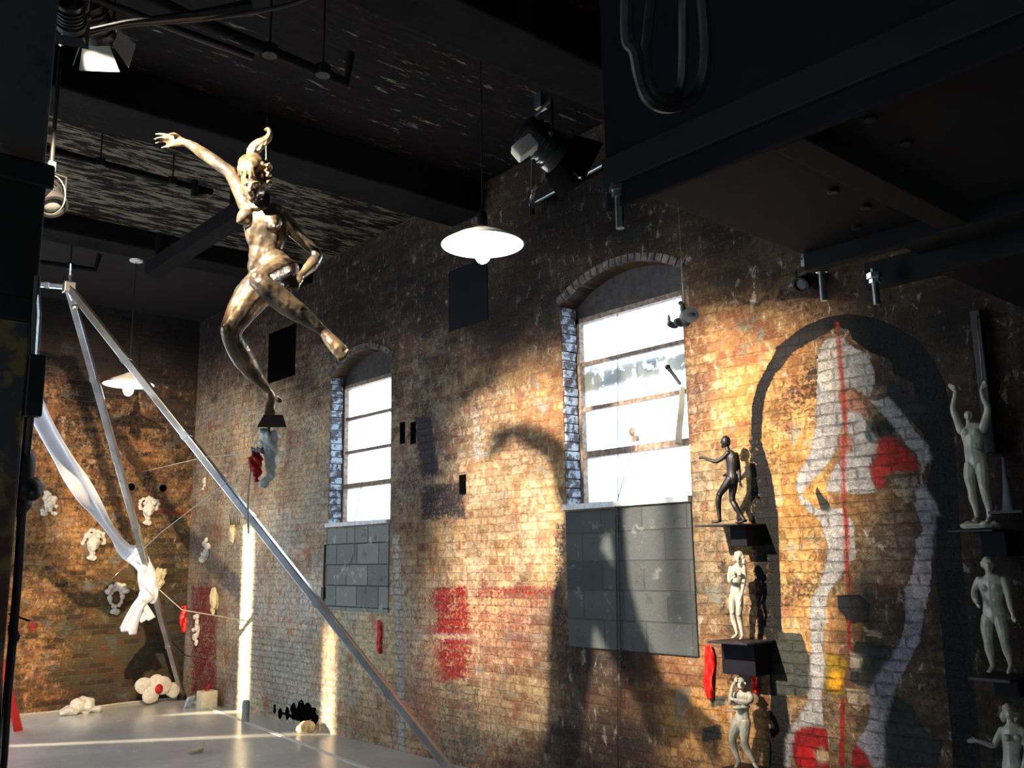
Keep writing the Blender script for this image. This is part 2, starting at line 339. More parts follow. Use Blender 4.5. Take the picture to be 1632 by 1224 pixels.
# ---------------------------------------------------------------- mesh helpers
class MB:
    def __init__(s): s.v = []; s.f = []
    def add(s, v, f):
        k = len(s.v); s.v += [tuple(map(float, p)) for p in v]; s.f += [tuple(i+k for i in q) for q in f]; return s
    def box(s, c, size, R=None):
        R = np.eye(3) if R is None else np.asarray(R); c = np.asarray(c, float)
        pts = [c + R @ (np.array([i, j, k])*np.asarray(size)/2) for i in (-1, 1) for j in (-1, 1) for k in (-1, 1)]
        return s.add(pts, [(0, 1, 3, 2), (4, 6, 7, 5), (0, 4, 5, 1), (2, 3, 7, 6), (0, 2, 6, 4), (1, 5, 7, 3)])
    def tube(s, pts, rad, n=10, flat=None, up=None, caps=True):
        pts = [np.asarray(p, float) for p in pts]
        if not hasattr(rad, '__len__'): rad = [rad]*len(pts)
        ring = []; prev = None
        for i, p in enumerate(pts):
            t = pts[min(i+1, len(pts)-1)]-pts[max(i-1, 0)]; t = t/(np.linalg.norm(t)+1e-9)
            if prev is None:
                a = np.asarray(up, float) if up is not None else (np.array([0, 0, 1.]) if abs(t[2]) < 0.9 else np.array([1., 0, 0]))
            else: a = prev
            a = a-t*(a@t); a /= np.linalg.norm(a)+1e-9; prev = a; c = np.cross(t, a)
            r = rad[i]; ra, rc = (r if hasattr(r, '__len__') else (r, r))
            ring.append([p+a*ra*math.cos(2*math.pi*j/n)+c*rc*math.sin(2*math.pi*j/n) for j in range(n)])
        v = [q for r in ring for q in r]; f = []
        for i in range(len(pts)-1):
            for j in range(n): f.append((i*n+j, i*n+(j+1) % n, (i+1)*n+(j+1) % n, (i+1)*n+j))
        if caps: f.append(tuple(range(n))[::-1]); f.append(tuple((len(pts)-1)*n+j for j in range(n)))
        return s.add(v, f)
    def ell(s, c, r, R=None, n=12, m=8):
        R = np.eye(3) if R is None else np.asarray(R); c = np.asarray(c, float)
        if not hasattr(r, '__len__'): r = (r, r, r)
        v = [c+R@np.array([0, 0, r[2]])]; f = []
        for i in range(1, m):
            th = math.pi*i/m
            for j in range(n):
                ph = 2*math.pi*j/n
                v.append(c+R@np.array([r[0]*math.sin(th)*math.cos(ph), r[1]*math.sin(th)*math.sin(ph), r[2]*math.cos(th)]))
        v.append(c-R@np.array([0, 0, r[2]])); last = len(v)-1
        for j in range(n): f.append((0, 1+j, 1+(j+1) % n)); f.append((last, last-n+(j+1) % n, last-n+j))
        for i in range(m-2):
            for j in range(n): a = 1+i*n; f.append((a+j, a+n+j, a+n+(j+1) % n, a+(j+1) % n))
        return s.add(v, f)
    def lathe(s, c, prof, n=32, R=None, closed=False):
        """prof: list of (radius, height) turned about the local z axis"""
        R = np.eye(3) if R is None else np.asarray(R); c = np.asarray(c, float)
        v = [c+R@np.array([r*math.cos(2*math.pi*j/n), r*math.sin(2*math.pi*j/n), h]) for r, h in prof for j in range(n)]
        f = []; k = len(prof)
        for i in range(k if closed else k-1):
            i2 = (i+1) % k
            for j in range(n): f.append((i*n+j, i*n+(j+1) % n, i2*n+(j+1) % n, i2*n+j))
        if not closed:
            if prof[0][0] > 1e-4: f.append(tuple(range(n))[::-1])
            if prof[-1][0] > 1e-4: f.append(tuple((k-1)*n+j for j in range(n)))
        return s.add(v, f)
    def prism(s, poly, off):
        """closed prism from polygon points (3D) extruded by vector off"""
        n = len(poly); off = np.asarray(off, float)
        v = [np.asarray(p, float) for p in poly]; v += [p+off for p in v]
        return s.add(v, [tuple(range(n)), tuple(range(2*n-1, n-1, -1))]+[(i, i+n, (i+1) % n+n, (i+1) % n) for i in range(n)])
    def build(s, name, mat, parent=None, smooth=False, bevel=0.0, label=None, remesh=0.0, smooth_it=0, disp=None):
        org = np.zeros(3)
        if parent is not None:
            p = parent
            while p is not None: org = org+np.array(p.location); p = p.parent
        me = bpy.data.meshes.new(name)
        base = org
        if parent is None and s.v:   # top-level: origin at its own middle bottom
            a = np.array(s.v); base = np.array([(a[:, 0].min()+a[:, 0].max())/2, (a[:, 1].min()+a[:, 1].max())/2, a[:, 2].min()])
        a = np.array(s.v)-base
        me.from_pydata([tuple(p) for p in a], [], s.f); me.update()
        bm = bmesh.new(); bm.from_mesh(me); bmesh.ops.recalc_face_normals(bm, faces=bm.faces); bm.to_mesh(me); bm.free()
        o = bpy.data.objects.new(name, me); COL.objects.link(o)
        if parent is None: o.location = tuple(base)
        else: o.parent = parent
        if remesh:
            md = o.modifiers.new('r', 'REMESH'); md.mode = 'VOXEL'; md.voxel_size = remesh; md.use_smooth_shade = True
            if smooth_it:
                sm = o.modifiers.new('s', 'SMOOTH'); sm.iterations = smooth_it; sm.factor = 0.5
            dg = bpy.context.evaluated_depsgraph_get(); dg.update()
            me2 = bpy.data.meshes.new_from_object(o.evaluated_get(dg)); o.modifiers.clear(); o.data = me2; me2.name = name; me = me2
        if disp is not None:
            co = np.empty(len(me.vertices)*3); me.vertices.foreach_get('co', co); co = co.reshape(-1, 3)
            no = np.empty(len(me.vertices)*3); me.vertices.foreach_get('normal', no); no = no.reshape(-1, 3)
            d = np.array([disp(Vector(c)) for c in co]); me.vertices.foreach_set('co', (co+no*d[:, None]).ravel()); me.update()
        me.materials.clear(); me.materials.append(mat)
        if smooth or remesh:
            me.polygons.foreach_set('use_smooth', [True]*len(me.polygons))
            if smooth and not remesh:
                try: me.set_sharp_from_angle(angle=math.radians(40))
                except Exception: pass
        if bevel:
            md = o.modifiers.new('bevel', 'BEVEL'); md.width = bevel; md.segments = 2; md.limit_method = 'ANGLE'
        if label: o['label'] = label
        return o

def tag(o, label, cat, group=None):
    o['label'] = label; o['category'] = cat
    if group: o['group'] = group
    return o
def thing(name, loc, label, cat, group=None):
    o = bpy.data.objects.new(name, None); o.empty_display_size = 0.1
    o.location = tuple(map(float, loc)); COL.objects.link(o); return tag(o, label, cat, group)
def struct(o): o['kind'] = 'structure'; return o
def catmull(pts, k=6):
    P = [np.asarray(p, float) for p in pts]; P = [2*P[0]-P[1]]+P+[2*P[-1]-P[-2]]; out = []
    for i in range(1, len(P)-2):
        for j in range(k):
            t = j/k; a, b_, c, d = P[i-1], P[i], P[i+1], P[i+2]
            out.append(0.5*((2*b_)+(-a+c)*t+(2*a-5*b_+4*c-d)*t*t+(-a+3*b_-3*c+d)*t**3))
    out.append(P[-2]); return out
def frame_from(d, up=(0, 0, 1)):
    z = np.array(d, float); z /= np.linalg.norm(z); x = np.cross(np.asarray(up, float), z)
    if np.linalg.norm(x) < 1e-3: x = np.array([1., 0, 0])
    x /= np.linalg.norm(x); y = np.cross(z, x); return np.array([x, y, z]).T

# ---------------------------------------------------------------- wall fields
def sl(c): return np.array(srgb(*c)[:3])
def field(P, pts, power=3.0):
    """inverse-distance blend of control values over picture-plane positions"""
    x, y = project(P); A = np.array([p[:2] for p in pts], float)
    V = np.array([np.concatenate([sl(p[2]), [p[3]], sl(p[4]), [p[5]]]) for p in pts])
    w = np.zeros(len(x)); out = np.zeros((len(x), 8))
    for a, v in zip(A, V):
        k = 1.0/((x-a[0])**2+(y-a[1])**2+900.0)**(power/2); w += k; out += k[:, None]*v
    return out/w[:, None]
def poly_cov(x, y, poly, soft=3.0):
    poly = np.array(poly, float); n = len(poly); inside = np.zeros(len(x), bool); dist = np.full(len(x), 1e9)
    x0, y0 = poly.min(0)-4*soft; x1, y1 = poly.max(0)+4*soft
    sel = (x > x0) & (x < x1) & (y > y0) & (y < y1); xs, ys = x[sel], y[sel]
    ins = np.zeros(len(xs), bool); ds = np.full(len(xs), 1e9)
    for i in range(n):
        a, c = poly[i], poly[(i+1) % n]; d = c-a
        t = np.clip(((xs-a[0])*d[0]+(ys-a[1])*d[1])/(d@d+1e-9), 0, 1)
        ds = np.minimum(ds, np.hypot(xs-a[0]-t*d[0], ys-a[1]-t*d[1]))
        cr = ((a[1] > ys) != (c[1] > ys)) & (xs < (c[0]-a[0])*(ys-a[1])/(c[1]-a[1]+1e-12)+a[0]); ins ^= cr
    r = np.zeros(len(x)); r[sel] = 1/(1+np.exp(-np.where(ins, ds, -ds)/soft*2)); return r
def Z5(*p): return [(1180+a/3.6, 480+b/3.6) for a, b in p]
def Z6(*p): return [(1232+a/2.8875, 800+b/2.8875) for a, b in p]
BLACK, WHITE = (12, 11, 14), (172, 170, 168)
ARCH = Z5((60,760),(66,600),(95,480),(160,360),(230,250),(350,150),(480,95),(620,72),(760,92),(900,150),(1030,230),(1120,350),(1180,480),(1215,650),(1235,900),(1250,1100))
ARCH_IN = Z5((180,1000),(120,800),(130,640),(150,520),(220,380),(300,290),(400,225),(470,185),(560,150),(620,165),(640,215),(740,290),(860,330),(880,420),(990,470),(1000,560),(1060,660),(1070,760),(1110,850),(1100,950),(1070,1040),(1090,1224))
PAINT = [  # (polygon, colour, coverage, softness)
 (ARCH[:]+[(1532,870),(1540,950),(1548,1030),(1556,1120),(1565,1240),(1520,1240),(1512,1120),(1500,1000),(1490,900),(1489,820)]+ARCH_IN[::-1]+[(1240,820),(1243,900),(1246,1000),(1252,1100),(1262,1180),(1250,1240),(1225,1240),(1228,1100),(1222,1000),(1210,900),(1200,800)], BLACK, .92, 3),
 (Z5((650,90),(900,170),(1060,300),(1150,460),(1190,680),(1150,760),(1040,640),(1000,470),(900,360),(760,300),(640,210)), BLACK, .75, 6),
 (Z5((940,640),(1120,620),(1220,700),(1240,1000),(1260,1224),(1110,1224),(1080,1080),(1090,900),(1040,760)), BLACK, .72, 6),
 (Z5((840,430),(960,480),(1060,640),(1010,700),(900,640),(820,560)), (40,42,52), .62, 8),
 (Z5((200,260),(330,180),(470,130),(520,180),(400,240),(300,300),(230,400),(190,420)), (34,28,28), .72, 5),
 # white chalk ground round the climbing figure
 (Z5((440,300),(480,220),(545,190),(600,215),(650,260),(730,300),(780,420),(770,480),(740,570),(690,520),(640,500),(570,500),(560,560),(590,620),(600,700),(560,780),(548,860),(520,920),(420,1030),(350,1110),(440,1190),(600,1205),(600,1224),(400,1224),(340,1150),(312,1060),(330,980),(380,900),(400,850),(430,700)), WHITE, .80, 2.2),
 (Z5((740,570),(850,555),(930,640),(1010,750),(1070,820),(1095,900),(1060,960),(1052,1040),(1110,1150),(1140,1224),(1010,1224),(1000,1100),(1030,1040),(1035,950),(1010,880),(950,830),(925,780),(880,730),(800,640)), WHITE, .78, 2.5),
 (Z5((612,632),(685,630),(730,710),(790,790),(788,860),(742,940),(755,1030),(790,1095),(700,1110),(600,1104),(540,1100),(485,1090),(520,980),(570,895),(640,855),(648,790),(600,750)), WHITE, .86, 2.2),
 (Z5((430,330),(555,200),(575,350),(580,500),(560,560),(440,460)), (196,190,180), .62, 4),
 (Z6((120,0),(200,40),(270,30),(330,20),(380,110),(382,260),(330,320),(270,400),(246,470),(240,600),(236,700),(246,780),(225,900),(236,1035),(150,1040),(95,1100),(85,1224),(55,1224),(58,1100),(100,1000),(150,930),(165,850),(172,700),(165,560),(170,450),(210,380),(238,300),(250,200),(215,90)), WHITE, .78, 2.5),
 (Z6((650,0),(745,0),(745,130),(735,250),(728,400),(690,560),(680,640),(640,720),(600,800),(560,880),(530,960),(510,1050),(520,1224),(440,1224),(378,1110),(430,1020),(445,950),(438,870),(470,800),(520,715),(572,660),(600,580),(606,480),(600,400),(632,340),(650,260),(655,170),(685,130),(665,60)), (150,150,160), .74, 2.5),
 # painted figure: cap, hands, rope
 (Z5((790,790),(870,765),(945,830),(1010,890),(1038,970),(985,990),(900,975),(850,1000),(830,1060),(800,1100),(760,1040),(740,955),(775,880)), (160,40,30), .60, 3),
 (Z5((850,1000),(960,990),(1030,980),(1030,1040),(1000,1100),(990,1180),(900,1140),(840,1080)), (150,140,124), .55, 5),
 (Z5((562,510),(610,500),(660,512),(700,570),(740,640),(700,650),(640,630),(590,612),(565,560)), (164,120,100), .80, 2),
 (Z5((552,790),(600,757),(646,800),(640,850),(590,893),(560,870)), (160,112,94), .82, 2),
 (Z5((430,1040),(470,1110),(520,1170),(520,1215),(460,1200),(430,1110)), (44,48,44), .8, 3),
 (Z5((800,680),(860,690),(915,780),(800,790),(770,740)), (46,48,42), .66, 4),
 (Z5((546,120),(566,120),(582,350),(602,500),(612,740),(600,900),(612,1224),(586,1224),(578,900),(588,740),(578,500),(562,350)), (168,52,34), .64, 1.5),
 (Z6((322,0),(342,0),(350,180),(356,420),(334,420),(326,180)), (164,54,40), .62, 1.5),
 (Z6((336,540),(356,540),(368,760),(350,760)), (180,34,26), .8, 1.5),
 (Z6((310,900),(334,900),(330,1224),(300,1224)), (170,24,20), .74, 3),
 # stains and patches in the lower mural
 (Z6((100,1050),(150,1035),(236,1035),(250,1060),(262,1224),(110,1224),(85,1140)), (150,14,16), .95, 2),
 (Z6((120,1125),(180,1110),(200,1150),(190,1224),(120,1224),(105,1170)), (206,20,24), .85, 3),
 (Z6((190,1150),(225,1130),(262,1165),(250,1200),(205,1200)), (196,170,134), .8, 3),
 (Z6((380,1110),(430,1160),(460,1224),(360,1224),(365,1150)), (140,14,16), .92, 2),
 (Z6((252,690),(320,700),(345,740),(330,820),(330,880),(300,895),(240,880),(240,800)), (150,120,20), .8, 4),
 (Z6((262,790),(310,780),(325,830),(290,870),(255,840)), (232,160,16), .85, 3),
 (Z6((290,425),(400,425),(450,470),(440,560),(360,560),(300,500)), (40,42,42), .8, 4),
 (Z6((380,640),(500,640),(560,690),(440,860),(350,830),(360,700)), (54,56,54), .82, 4),
 (Z6((560,880),(650,950),(700,1050),(790,1100),(750,1224),(520,1224),(515,1060)), (52,56,56), .9, 3),
 (Z6((0,600),(130,600),(170,720),(165,880),(120,900),(0,880)), (70,72,64), .8, 4),
 (Z6((330,850),(430,860),(450,920),(400,970),(340,930)), (176,156,130), .7, 4),
 (Z6((350,690),(410,710),(400,770),(355,770)), (190,180,160), .8, 3),
 (Z6((400,560),(510,600),(520,640),(420,620)), (170,160,138), .6, 4),
 # bands and strips elsewhere on the long wall
 ([(648,933),(700,931),(885,929),(880,1000),(862,1060),(760,1090),(745,1224),(640,1224),(640,1000)], (150,76,66), .47, 14),
 ([(690,934),(745,932),(750,1010),(742,1085),(700,1090)], (150,14,18), .56, 8),
 ([(760,934),(885,931),(885,950),(760,955)], (150,40,36), .52, 6),
 ([(300,928),(350,928),(350,1110),(300,1110)], (138,50,50), .55, 8),
 ([(690,1090),(770,1080),(775,1224),(700,1224)], (96,102,88), .50, 10),
 ([(622,850),(640,850),(648,1200),(632,1200)], (196,194,184), .60, 5),
 ([(378,815),(412,815),(416,1130),(376,1130)], (224,214,190), .60, 7),  # pale strip painted along the sun streak
 ([(400,1020),(500,1000),(520,1130),(430,1140)], (190,192,180), .52, 14),
 ([(655,660),(690,660),(705,760),(668,765)], (70,64,72), .60, 8),
 ([(665,770),(745,760),(748,830),(665,835)], (64,58,64), .58, 10),
 ([(745,640),(775,640),(775,740),(750,740)], (176,184,184), .48, 8),
 ([(410,1000),(640,1010),(890,1012),(890,1018),(640,1018),(410,1010)], (110,96,150), .42, 3),
 ([(1118,1160),(1150,1150),(1152,1180),(1118,1185)], (90,86,76), .7, 4),
 ([(1130,1110),(1160,1105),(1158,1125),(1132,1130)], (96,92,80), .7, 4),
 ([(1140,880),(1160,860),(1200,1200),(1170,1230),(1140,1000)], (34,30,38), .48, 10),
 ([(1190,690),(1215,690),(1222,800),(1236,900),(1240,1020),(1205,1020),(1195,860)], BLACK, .60, 7),
 ([(880,830),(905,830),(900,1000),(880,990)], (60,58,62), .52, 6),
]
LONG_PTS = [ # x, y, clay, amount of wash, wash colour, soot; shade painted in up high, at right, in the statue's shadow
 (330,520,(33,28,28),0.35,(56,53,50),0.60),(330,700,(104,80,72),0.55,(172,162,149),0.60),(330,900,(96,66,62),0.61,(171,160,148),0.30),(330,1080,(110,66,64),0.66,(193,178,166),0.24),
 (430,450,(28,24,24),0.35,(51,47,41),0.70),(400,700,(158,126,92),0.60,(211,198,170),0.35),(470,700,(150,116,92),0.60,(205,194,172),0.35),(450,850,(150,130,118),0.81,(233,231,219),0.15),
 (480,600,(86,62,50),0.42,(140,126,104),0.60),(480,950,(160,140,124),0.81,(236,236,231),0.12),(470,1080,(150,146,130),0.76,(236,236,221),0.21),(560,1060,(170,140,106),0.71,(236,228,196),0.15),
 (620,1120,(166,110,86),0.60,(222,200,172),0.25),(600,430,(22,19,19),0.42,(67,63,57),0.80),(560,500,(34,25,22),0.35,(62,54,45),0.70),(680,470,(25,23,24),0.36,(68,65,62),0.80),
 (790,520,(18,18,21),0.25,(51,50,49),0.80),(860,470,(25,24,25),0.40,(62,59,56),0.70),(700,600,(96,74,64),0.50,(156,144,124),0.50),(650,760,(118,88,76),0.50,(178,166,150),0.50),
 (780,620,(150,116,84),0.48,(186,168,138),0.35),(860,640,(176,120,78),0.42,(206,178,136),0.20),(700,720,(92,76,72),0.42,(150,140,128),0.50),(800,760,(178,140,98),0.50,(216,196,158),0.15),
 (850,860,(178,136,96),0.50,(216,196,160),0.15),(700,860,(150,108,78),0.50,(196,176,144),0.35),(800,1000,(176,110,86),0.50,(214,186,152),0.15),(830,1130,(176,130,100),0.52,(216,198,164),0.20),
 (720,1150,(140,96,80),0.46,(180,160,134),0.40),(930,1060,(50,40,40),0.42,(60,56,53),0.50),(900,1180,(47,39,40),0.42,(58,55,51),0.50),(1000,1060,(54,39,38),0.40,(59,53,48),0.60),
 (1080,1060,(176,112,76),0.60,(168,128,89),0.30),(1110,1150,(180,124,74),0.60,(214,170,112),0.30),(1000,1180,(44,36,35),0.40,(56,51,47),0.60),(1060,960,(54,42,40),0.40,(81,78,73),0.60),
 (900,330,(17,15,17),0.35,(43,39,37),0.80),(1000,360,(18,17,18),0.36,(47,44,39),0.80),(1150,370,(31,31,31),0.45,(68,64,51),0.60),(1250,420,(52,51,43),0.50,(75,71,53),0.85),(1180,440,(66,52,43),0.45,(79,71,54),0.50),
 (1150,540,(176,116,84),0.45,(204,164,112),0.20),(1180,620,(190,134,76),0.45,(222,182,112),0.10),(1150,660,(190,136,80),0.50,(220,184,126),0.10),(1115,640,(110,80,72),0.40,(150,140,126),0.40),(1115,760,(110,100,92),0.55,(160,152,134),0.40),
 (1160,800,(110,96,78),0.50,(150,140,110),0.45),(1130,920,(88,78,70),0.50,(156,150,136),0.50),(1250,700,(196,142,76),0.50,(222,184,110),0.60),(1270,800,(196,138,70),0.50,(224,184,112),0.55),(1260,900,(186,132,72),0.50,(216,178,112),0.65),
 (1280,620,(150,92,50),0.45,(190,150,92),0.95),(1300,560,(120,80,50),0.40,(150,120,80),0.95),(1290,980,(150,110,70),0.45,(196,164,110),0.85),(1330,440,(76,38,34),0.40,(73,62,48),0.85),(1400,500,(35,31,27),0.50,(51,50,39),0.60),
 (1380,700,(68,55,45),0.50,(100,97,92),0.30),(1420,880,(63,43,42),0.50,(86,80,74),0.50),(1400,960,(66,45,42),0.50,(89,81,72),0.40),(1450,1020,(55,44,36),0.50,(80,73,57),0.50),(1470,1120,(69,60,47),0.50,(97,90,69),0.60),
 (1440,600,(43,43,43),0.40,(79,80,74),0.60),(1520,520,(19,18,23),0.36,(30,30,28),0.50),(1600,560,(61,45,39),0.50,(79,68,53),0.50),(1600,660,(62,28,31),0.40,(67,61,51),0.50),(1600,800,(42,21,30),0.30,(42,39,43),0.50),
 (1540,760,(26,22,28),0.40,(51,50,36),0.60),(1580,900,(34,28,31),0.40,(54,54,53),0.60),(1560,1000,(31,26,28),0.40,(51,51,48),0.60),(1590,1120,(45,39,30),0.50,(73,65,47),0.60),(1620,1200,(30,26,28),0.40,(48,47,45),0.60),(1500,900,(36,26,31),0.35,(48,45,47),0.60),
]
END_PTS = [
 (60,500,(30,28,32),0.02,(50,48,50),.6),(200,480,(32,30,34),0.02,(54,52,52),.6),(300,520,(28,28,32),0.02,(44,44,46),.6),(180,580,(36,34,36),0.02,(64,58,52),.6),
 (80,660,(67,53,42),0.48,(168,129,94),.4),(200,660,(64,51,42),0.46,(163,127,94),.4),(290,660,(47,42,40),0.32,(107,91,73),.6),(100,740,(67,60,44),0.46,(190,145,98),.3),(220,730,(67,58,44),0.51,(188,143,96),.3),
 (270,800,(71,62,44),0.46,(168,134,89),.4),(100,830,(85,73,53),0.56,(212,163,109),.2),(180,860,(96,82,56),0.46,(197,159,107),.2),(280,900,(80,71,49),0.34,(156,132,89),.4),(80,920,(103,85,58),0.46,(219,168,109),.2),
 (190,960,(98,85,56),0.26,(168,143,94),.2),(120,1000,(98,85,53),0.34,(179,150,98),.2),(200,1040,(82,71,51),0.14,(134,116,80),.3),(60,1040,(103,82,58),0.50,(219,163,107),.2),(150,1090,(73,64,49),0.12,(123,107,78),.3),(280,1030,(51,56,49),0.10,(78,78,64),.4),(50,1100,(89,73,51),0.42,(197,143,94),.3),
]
END_PAINT = [
 ([(215,805),(275,812),(330,812),(330,822),(275,824),(215,818)], (176,70,60), .55, 4),
 ([(240,970),(250,970),(250,1060),(240,1060)], (60,74,48), .6, 8),
 ([(44,990),(60,992),(58,1008),(44,1006)], (190,70,50), .7, 3),
]
def wall_mesh(name, patches, mat, pts, paints, thick):
    """patches: (a0, a1, low(a), high(a), step, mapper) - each a grid on the wall's face, backed by real thickness"""
    V = []; Fc = []; k = 0; back = []
    for a0, a1, lo, hi, st, mp in patches:
        na = max(1, int((a1-a0)/st)); A = np.linspace(a0, a1, na+1)
        lo_ = np.array([lo(a) for a in A]); hi_ = np.array([hi(a) for a in A]); nz = max(1, int((hi_-lo_).max()/st))
        T = np.linspace(0, 1, nz+1); AA, TT = np.meshgrid(A, T, indexing='ij'); ZZ = lo_[:, None]+(hi_-lo_)[:, None]*TT
        V.append(mp(AA.ravel(), ZZ.ravel())); idx = k+np.arange((na+1)*(nz+1)).reshape(na+1, nz+1); k += idx.size
        q = np.stack([idx[:-1, :-1], idx[1:, :-1], idx[1:, 1:], idx[:-1, 1:]], -1).reshape(-1, 4); Fc.append(q)
        # thickness: sides and back as coarse faces following the patch outline
        ring = np.concatenate([idx[:, 0], idx[-1, 1:], idx[::-1, -1][1:], idx[0, ::-1][1:-1]])
        P = mp(np.concatenate([A, np.full(nz, a1), A[::-1][1:], np.full(nz-1, a0)]), np.concatenate([lo_, ZZ[-1, 1:], hi_[::-1][1:], ZZ[0, ::-1][1:-1]]))+np.asarray(thick)
        V.append(P); b0 = k; k += len(P); n = len(ring)
        r2 = b0+np.arange(n); back.append(np.stack([ring, r2, np.roll(r2, -1), np.roll(ring, -1)], -1)); back.append([tuple(r2)])
    V = np.concatenate(V); faces = [tuple(f) for q in Fc for f in q.tolist()]
    for bq in back: faces += [tuple(map(int, f)) for f in bq]
    me = bpy.data.meshes.new(name); me.from_pydata(V.tolist(), [], faces); me.update()
    fld = field(V, pts) if pts else None; x, y = project(V)
    rgba = np.zeros((len(V), 4))
    for poly, c, cov, soft in paints:
        a = poly_cov(x, y, poly, soft)*cov; c = sl(c)
        # later layers cover earlier ones
        na_ = np.maximum(rgba[:, 3]*(1-a*0.9), a) if True else a
        w = np.clip(a/np.maximum(cov, .01)*1.0, 0, 1)[:, None]; w = w*w*(3-2*w)
        rgba[:, :3] = rgba[:, :3]*(1-w)+c*w; rgba[:, 3] = rgba[:, 3]*(1-w[:, 0])+cov*w[:, 0]
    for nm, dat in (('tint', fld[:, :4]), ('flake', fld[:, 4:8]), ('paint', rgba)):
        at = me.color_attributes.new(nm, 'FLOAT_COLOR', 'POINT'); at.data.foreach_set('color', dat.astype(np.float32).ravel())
    me.materials.append(mat); o = bpy.data.objects.new(name, me); COL.objects.link(o); return struct(o)

# window openings in the long wall: (near jamb, far jamb, sill, spring line, crown)
WINS = [(3.96, 5.185, 2.08, 3.72, 3.905), (7.63, 8.82, 2.08, 3.72, 3.905)]
def arch(w):
    y0, y1, s, sp, cr = w; h = cr-sp; c = (y1-y0)/2; R = (c*c+h*h)/(2*h); ym = (y0+y1)/2
    return lambda a: sp-(R-h)+math.sqrt(max(R*R-(a-ym)**2, 0))
mpY = lambda a, z: np.stack([np.full(len(a), W), a, z], -1)
c0 = lambda v: (lambda a: v)
st = 0.016; TOP = CEIL+0.3
patches = [(YF-.3, 1.2, c0(-.02), c0(TOP), .15, mpY), (1.2, WINS[0][0], c0(-.02), c0(TOP), st, mpY)]
for i, w in enumerate(WINS):
    patches += [(w[0], w[1], c0(-.02), c0(w[2]), st, mpY), (w[0], w[1], arch(w), c0(TOP), st, mpY)]
patches += [(WINS[0][1], WINS[1][0], c0(-.02), c0(TOP), st, mpY), (WINS[1][1], L+.3, c0(-.02), c0(TOP), st, mpY)]
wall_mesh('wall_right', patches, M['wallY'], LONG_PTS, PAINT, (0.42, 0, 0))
# end wall with two narrow openings left of the visible part
EW = [(-1.12, -0.62, 0.35, 2.30), (1.80, 2.52, 0.45, 2.78)]
mpX = lambda a, z: np.stack([a, np.full(len(a), L), z], -1)
xs = [XL-.3, EW[0][0], EW[0][1], EW[1][0], EW[1][1]]
ep = [(xs[0], xs[1], c0(-.02), c0(TOP), .12, mpX), (xs[2], xs[3], c0(-.02), c0(TOP), .12, mpX), (xs[4], 2.9, c0(-.02), c0(TOP), .04, mpX), (2.9, W-.001, c0(-.02), c0(TOP), .02, mpX)]
for e in EW: ep += [(e[0], e[1], c0(-.02), c0(e[2]), .12, mpX), (e[0], e[1], c0(e[3]), c0(TOP), .12, mpX)]
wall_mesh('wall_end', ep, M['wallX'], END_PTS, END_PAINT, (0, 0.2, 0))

m = MB(); m.box(((XL+W)/2, (YF+L)/2, -.1), (W-XL+.6, L-YF+.6, .2)); struct(m.build('floor', M['floor']))
m = MB(); m.box(((XL+W)/2, (YF+L)/2, CEIL+.12), (W-XL+.6, L-YF+.6, .24)); struct(m.build('ceiling', M['ceil']))
# left wall with a wide opening added for cool fill, front wall with an added fill window
LO = (6.6, 11.6, 0.0, 3.0); t_ = .2
m = MB()
for y0, y1, z0, z1 in ((YF-.3, LO[0], 0, TOP), (LO[1], L+.3, 0, TOP), (LO[0], LO[1], LO[3], TOP)): m.box((XL-t_/2, (y0+y1)/2, (z0+z1)/2), (t_, y1-y0, z1-z0))
struct(m.build('wall_left', M['plainwall']))
FO = (-2.6, -1.4, 0.9, 2.6); m = MB()
for x0, x1, z0, z1 in ((XL-.3, FO[0], 0, TOP), (FO[1], W+.3, 0, TOP), (FO[0], FO[1], 0, FO[2]), (FO[0], FO[1], FO[3], TOP)): m.box(((x0+x1)/2, YF-t_/2, (z0+z1)/2), (x1-x0, t_, z1-z0))
struct(m.build('wall_front', M['plainwall']))
portal('fill_opening_daylight', (XL-.1, (LO[0]+LO[1])/2, (LO[2]+LO[3])/2), (1, 0, 0), LO[1]-LO[0], LO[3]-LO[2])
portal('front_fill_daylight', ((FO[0]+FO[1])/2, YF-.1, (FO[2]+FO[3])/2), (0, 1, 0), FO[1]-FO[0], FO[3]-FO[2])
for e in EW: portal('end_window_daylight', ((e[0]+e[1])/2, L+.25, (e[2]+e[3])/2), (0, -1, 0), e[1]-e[0], e[3]-e[2])
# downstand beams across the ceiling, and one running along it
for i, (y0, y1, z) in enumerate(((3.65, 4.08, 4.75), (6.15, 6.62, 4.80), (9.28, 9.66, 4.90), (0.9, 1.35, 4.75))):
    m = MB(); m.box(((XL+W)/2, (y0+y1)/2, (z+CEIL)/2), (W-XL, y1-y0, CEIL-z)); struct(m.build('trim_%d' % (i+1), M['beam'], bevel=.02))

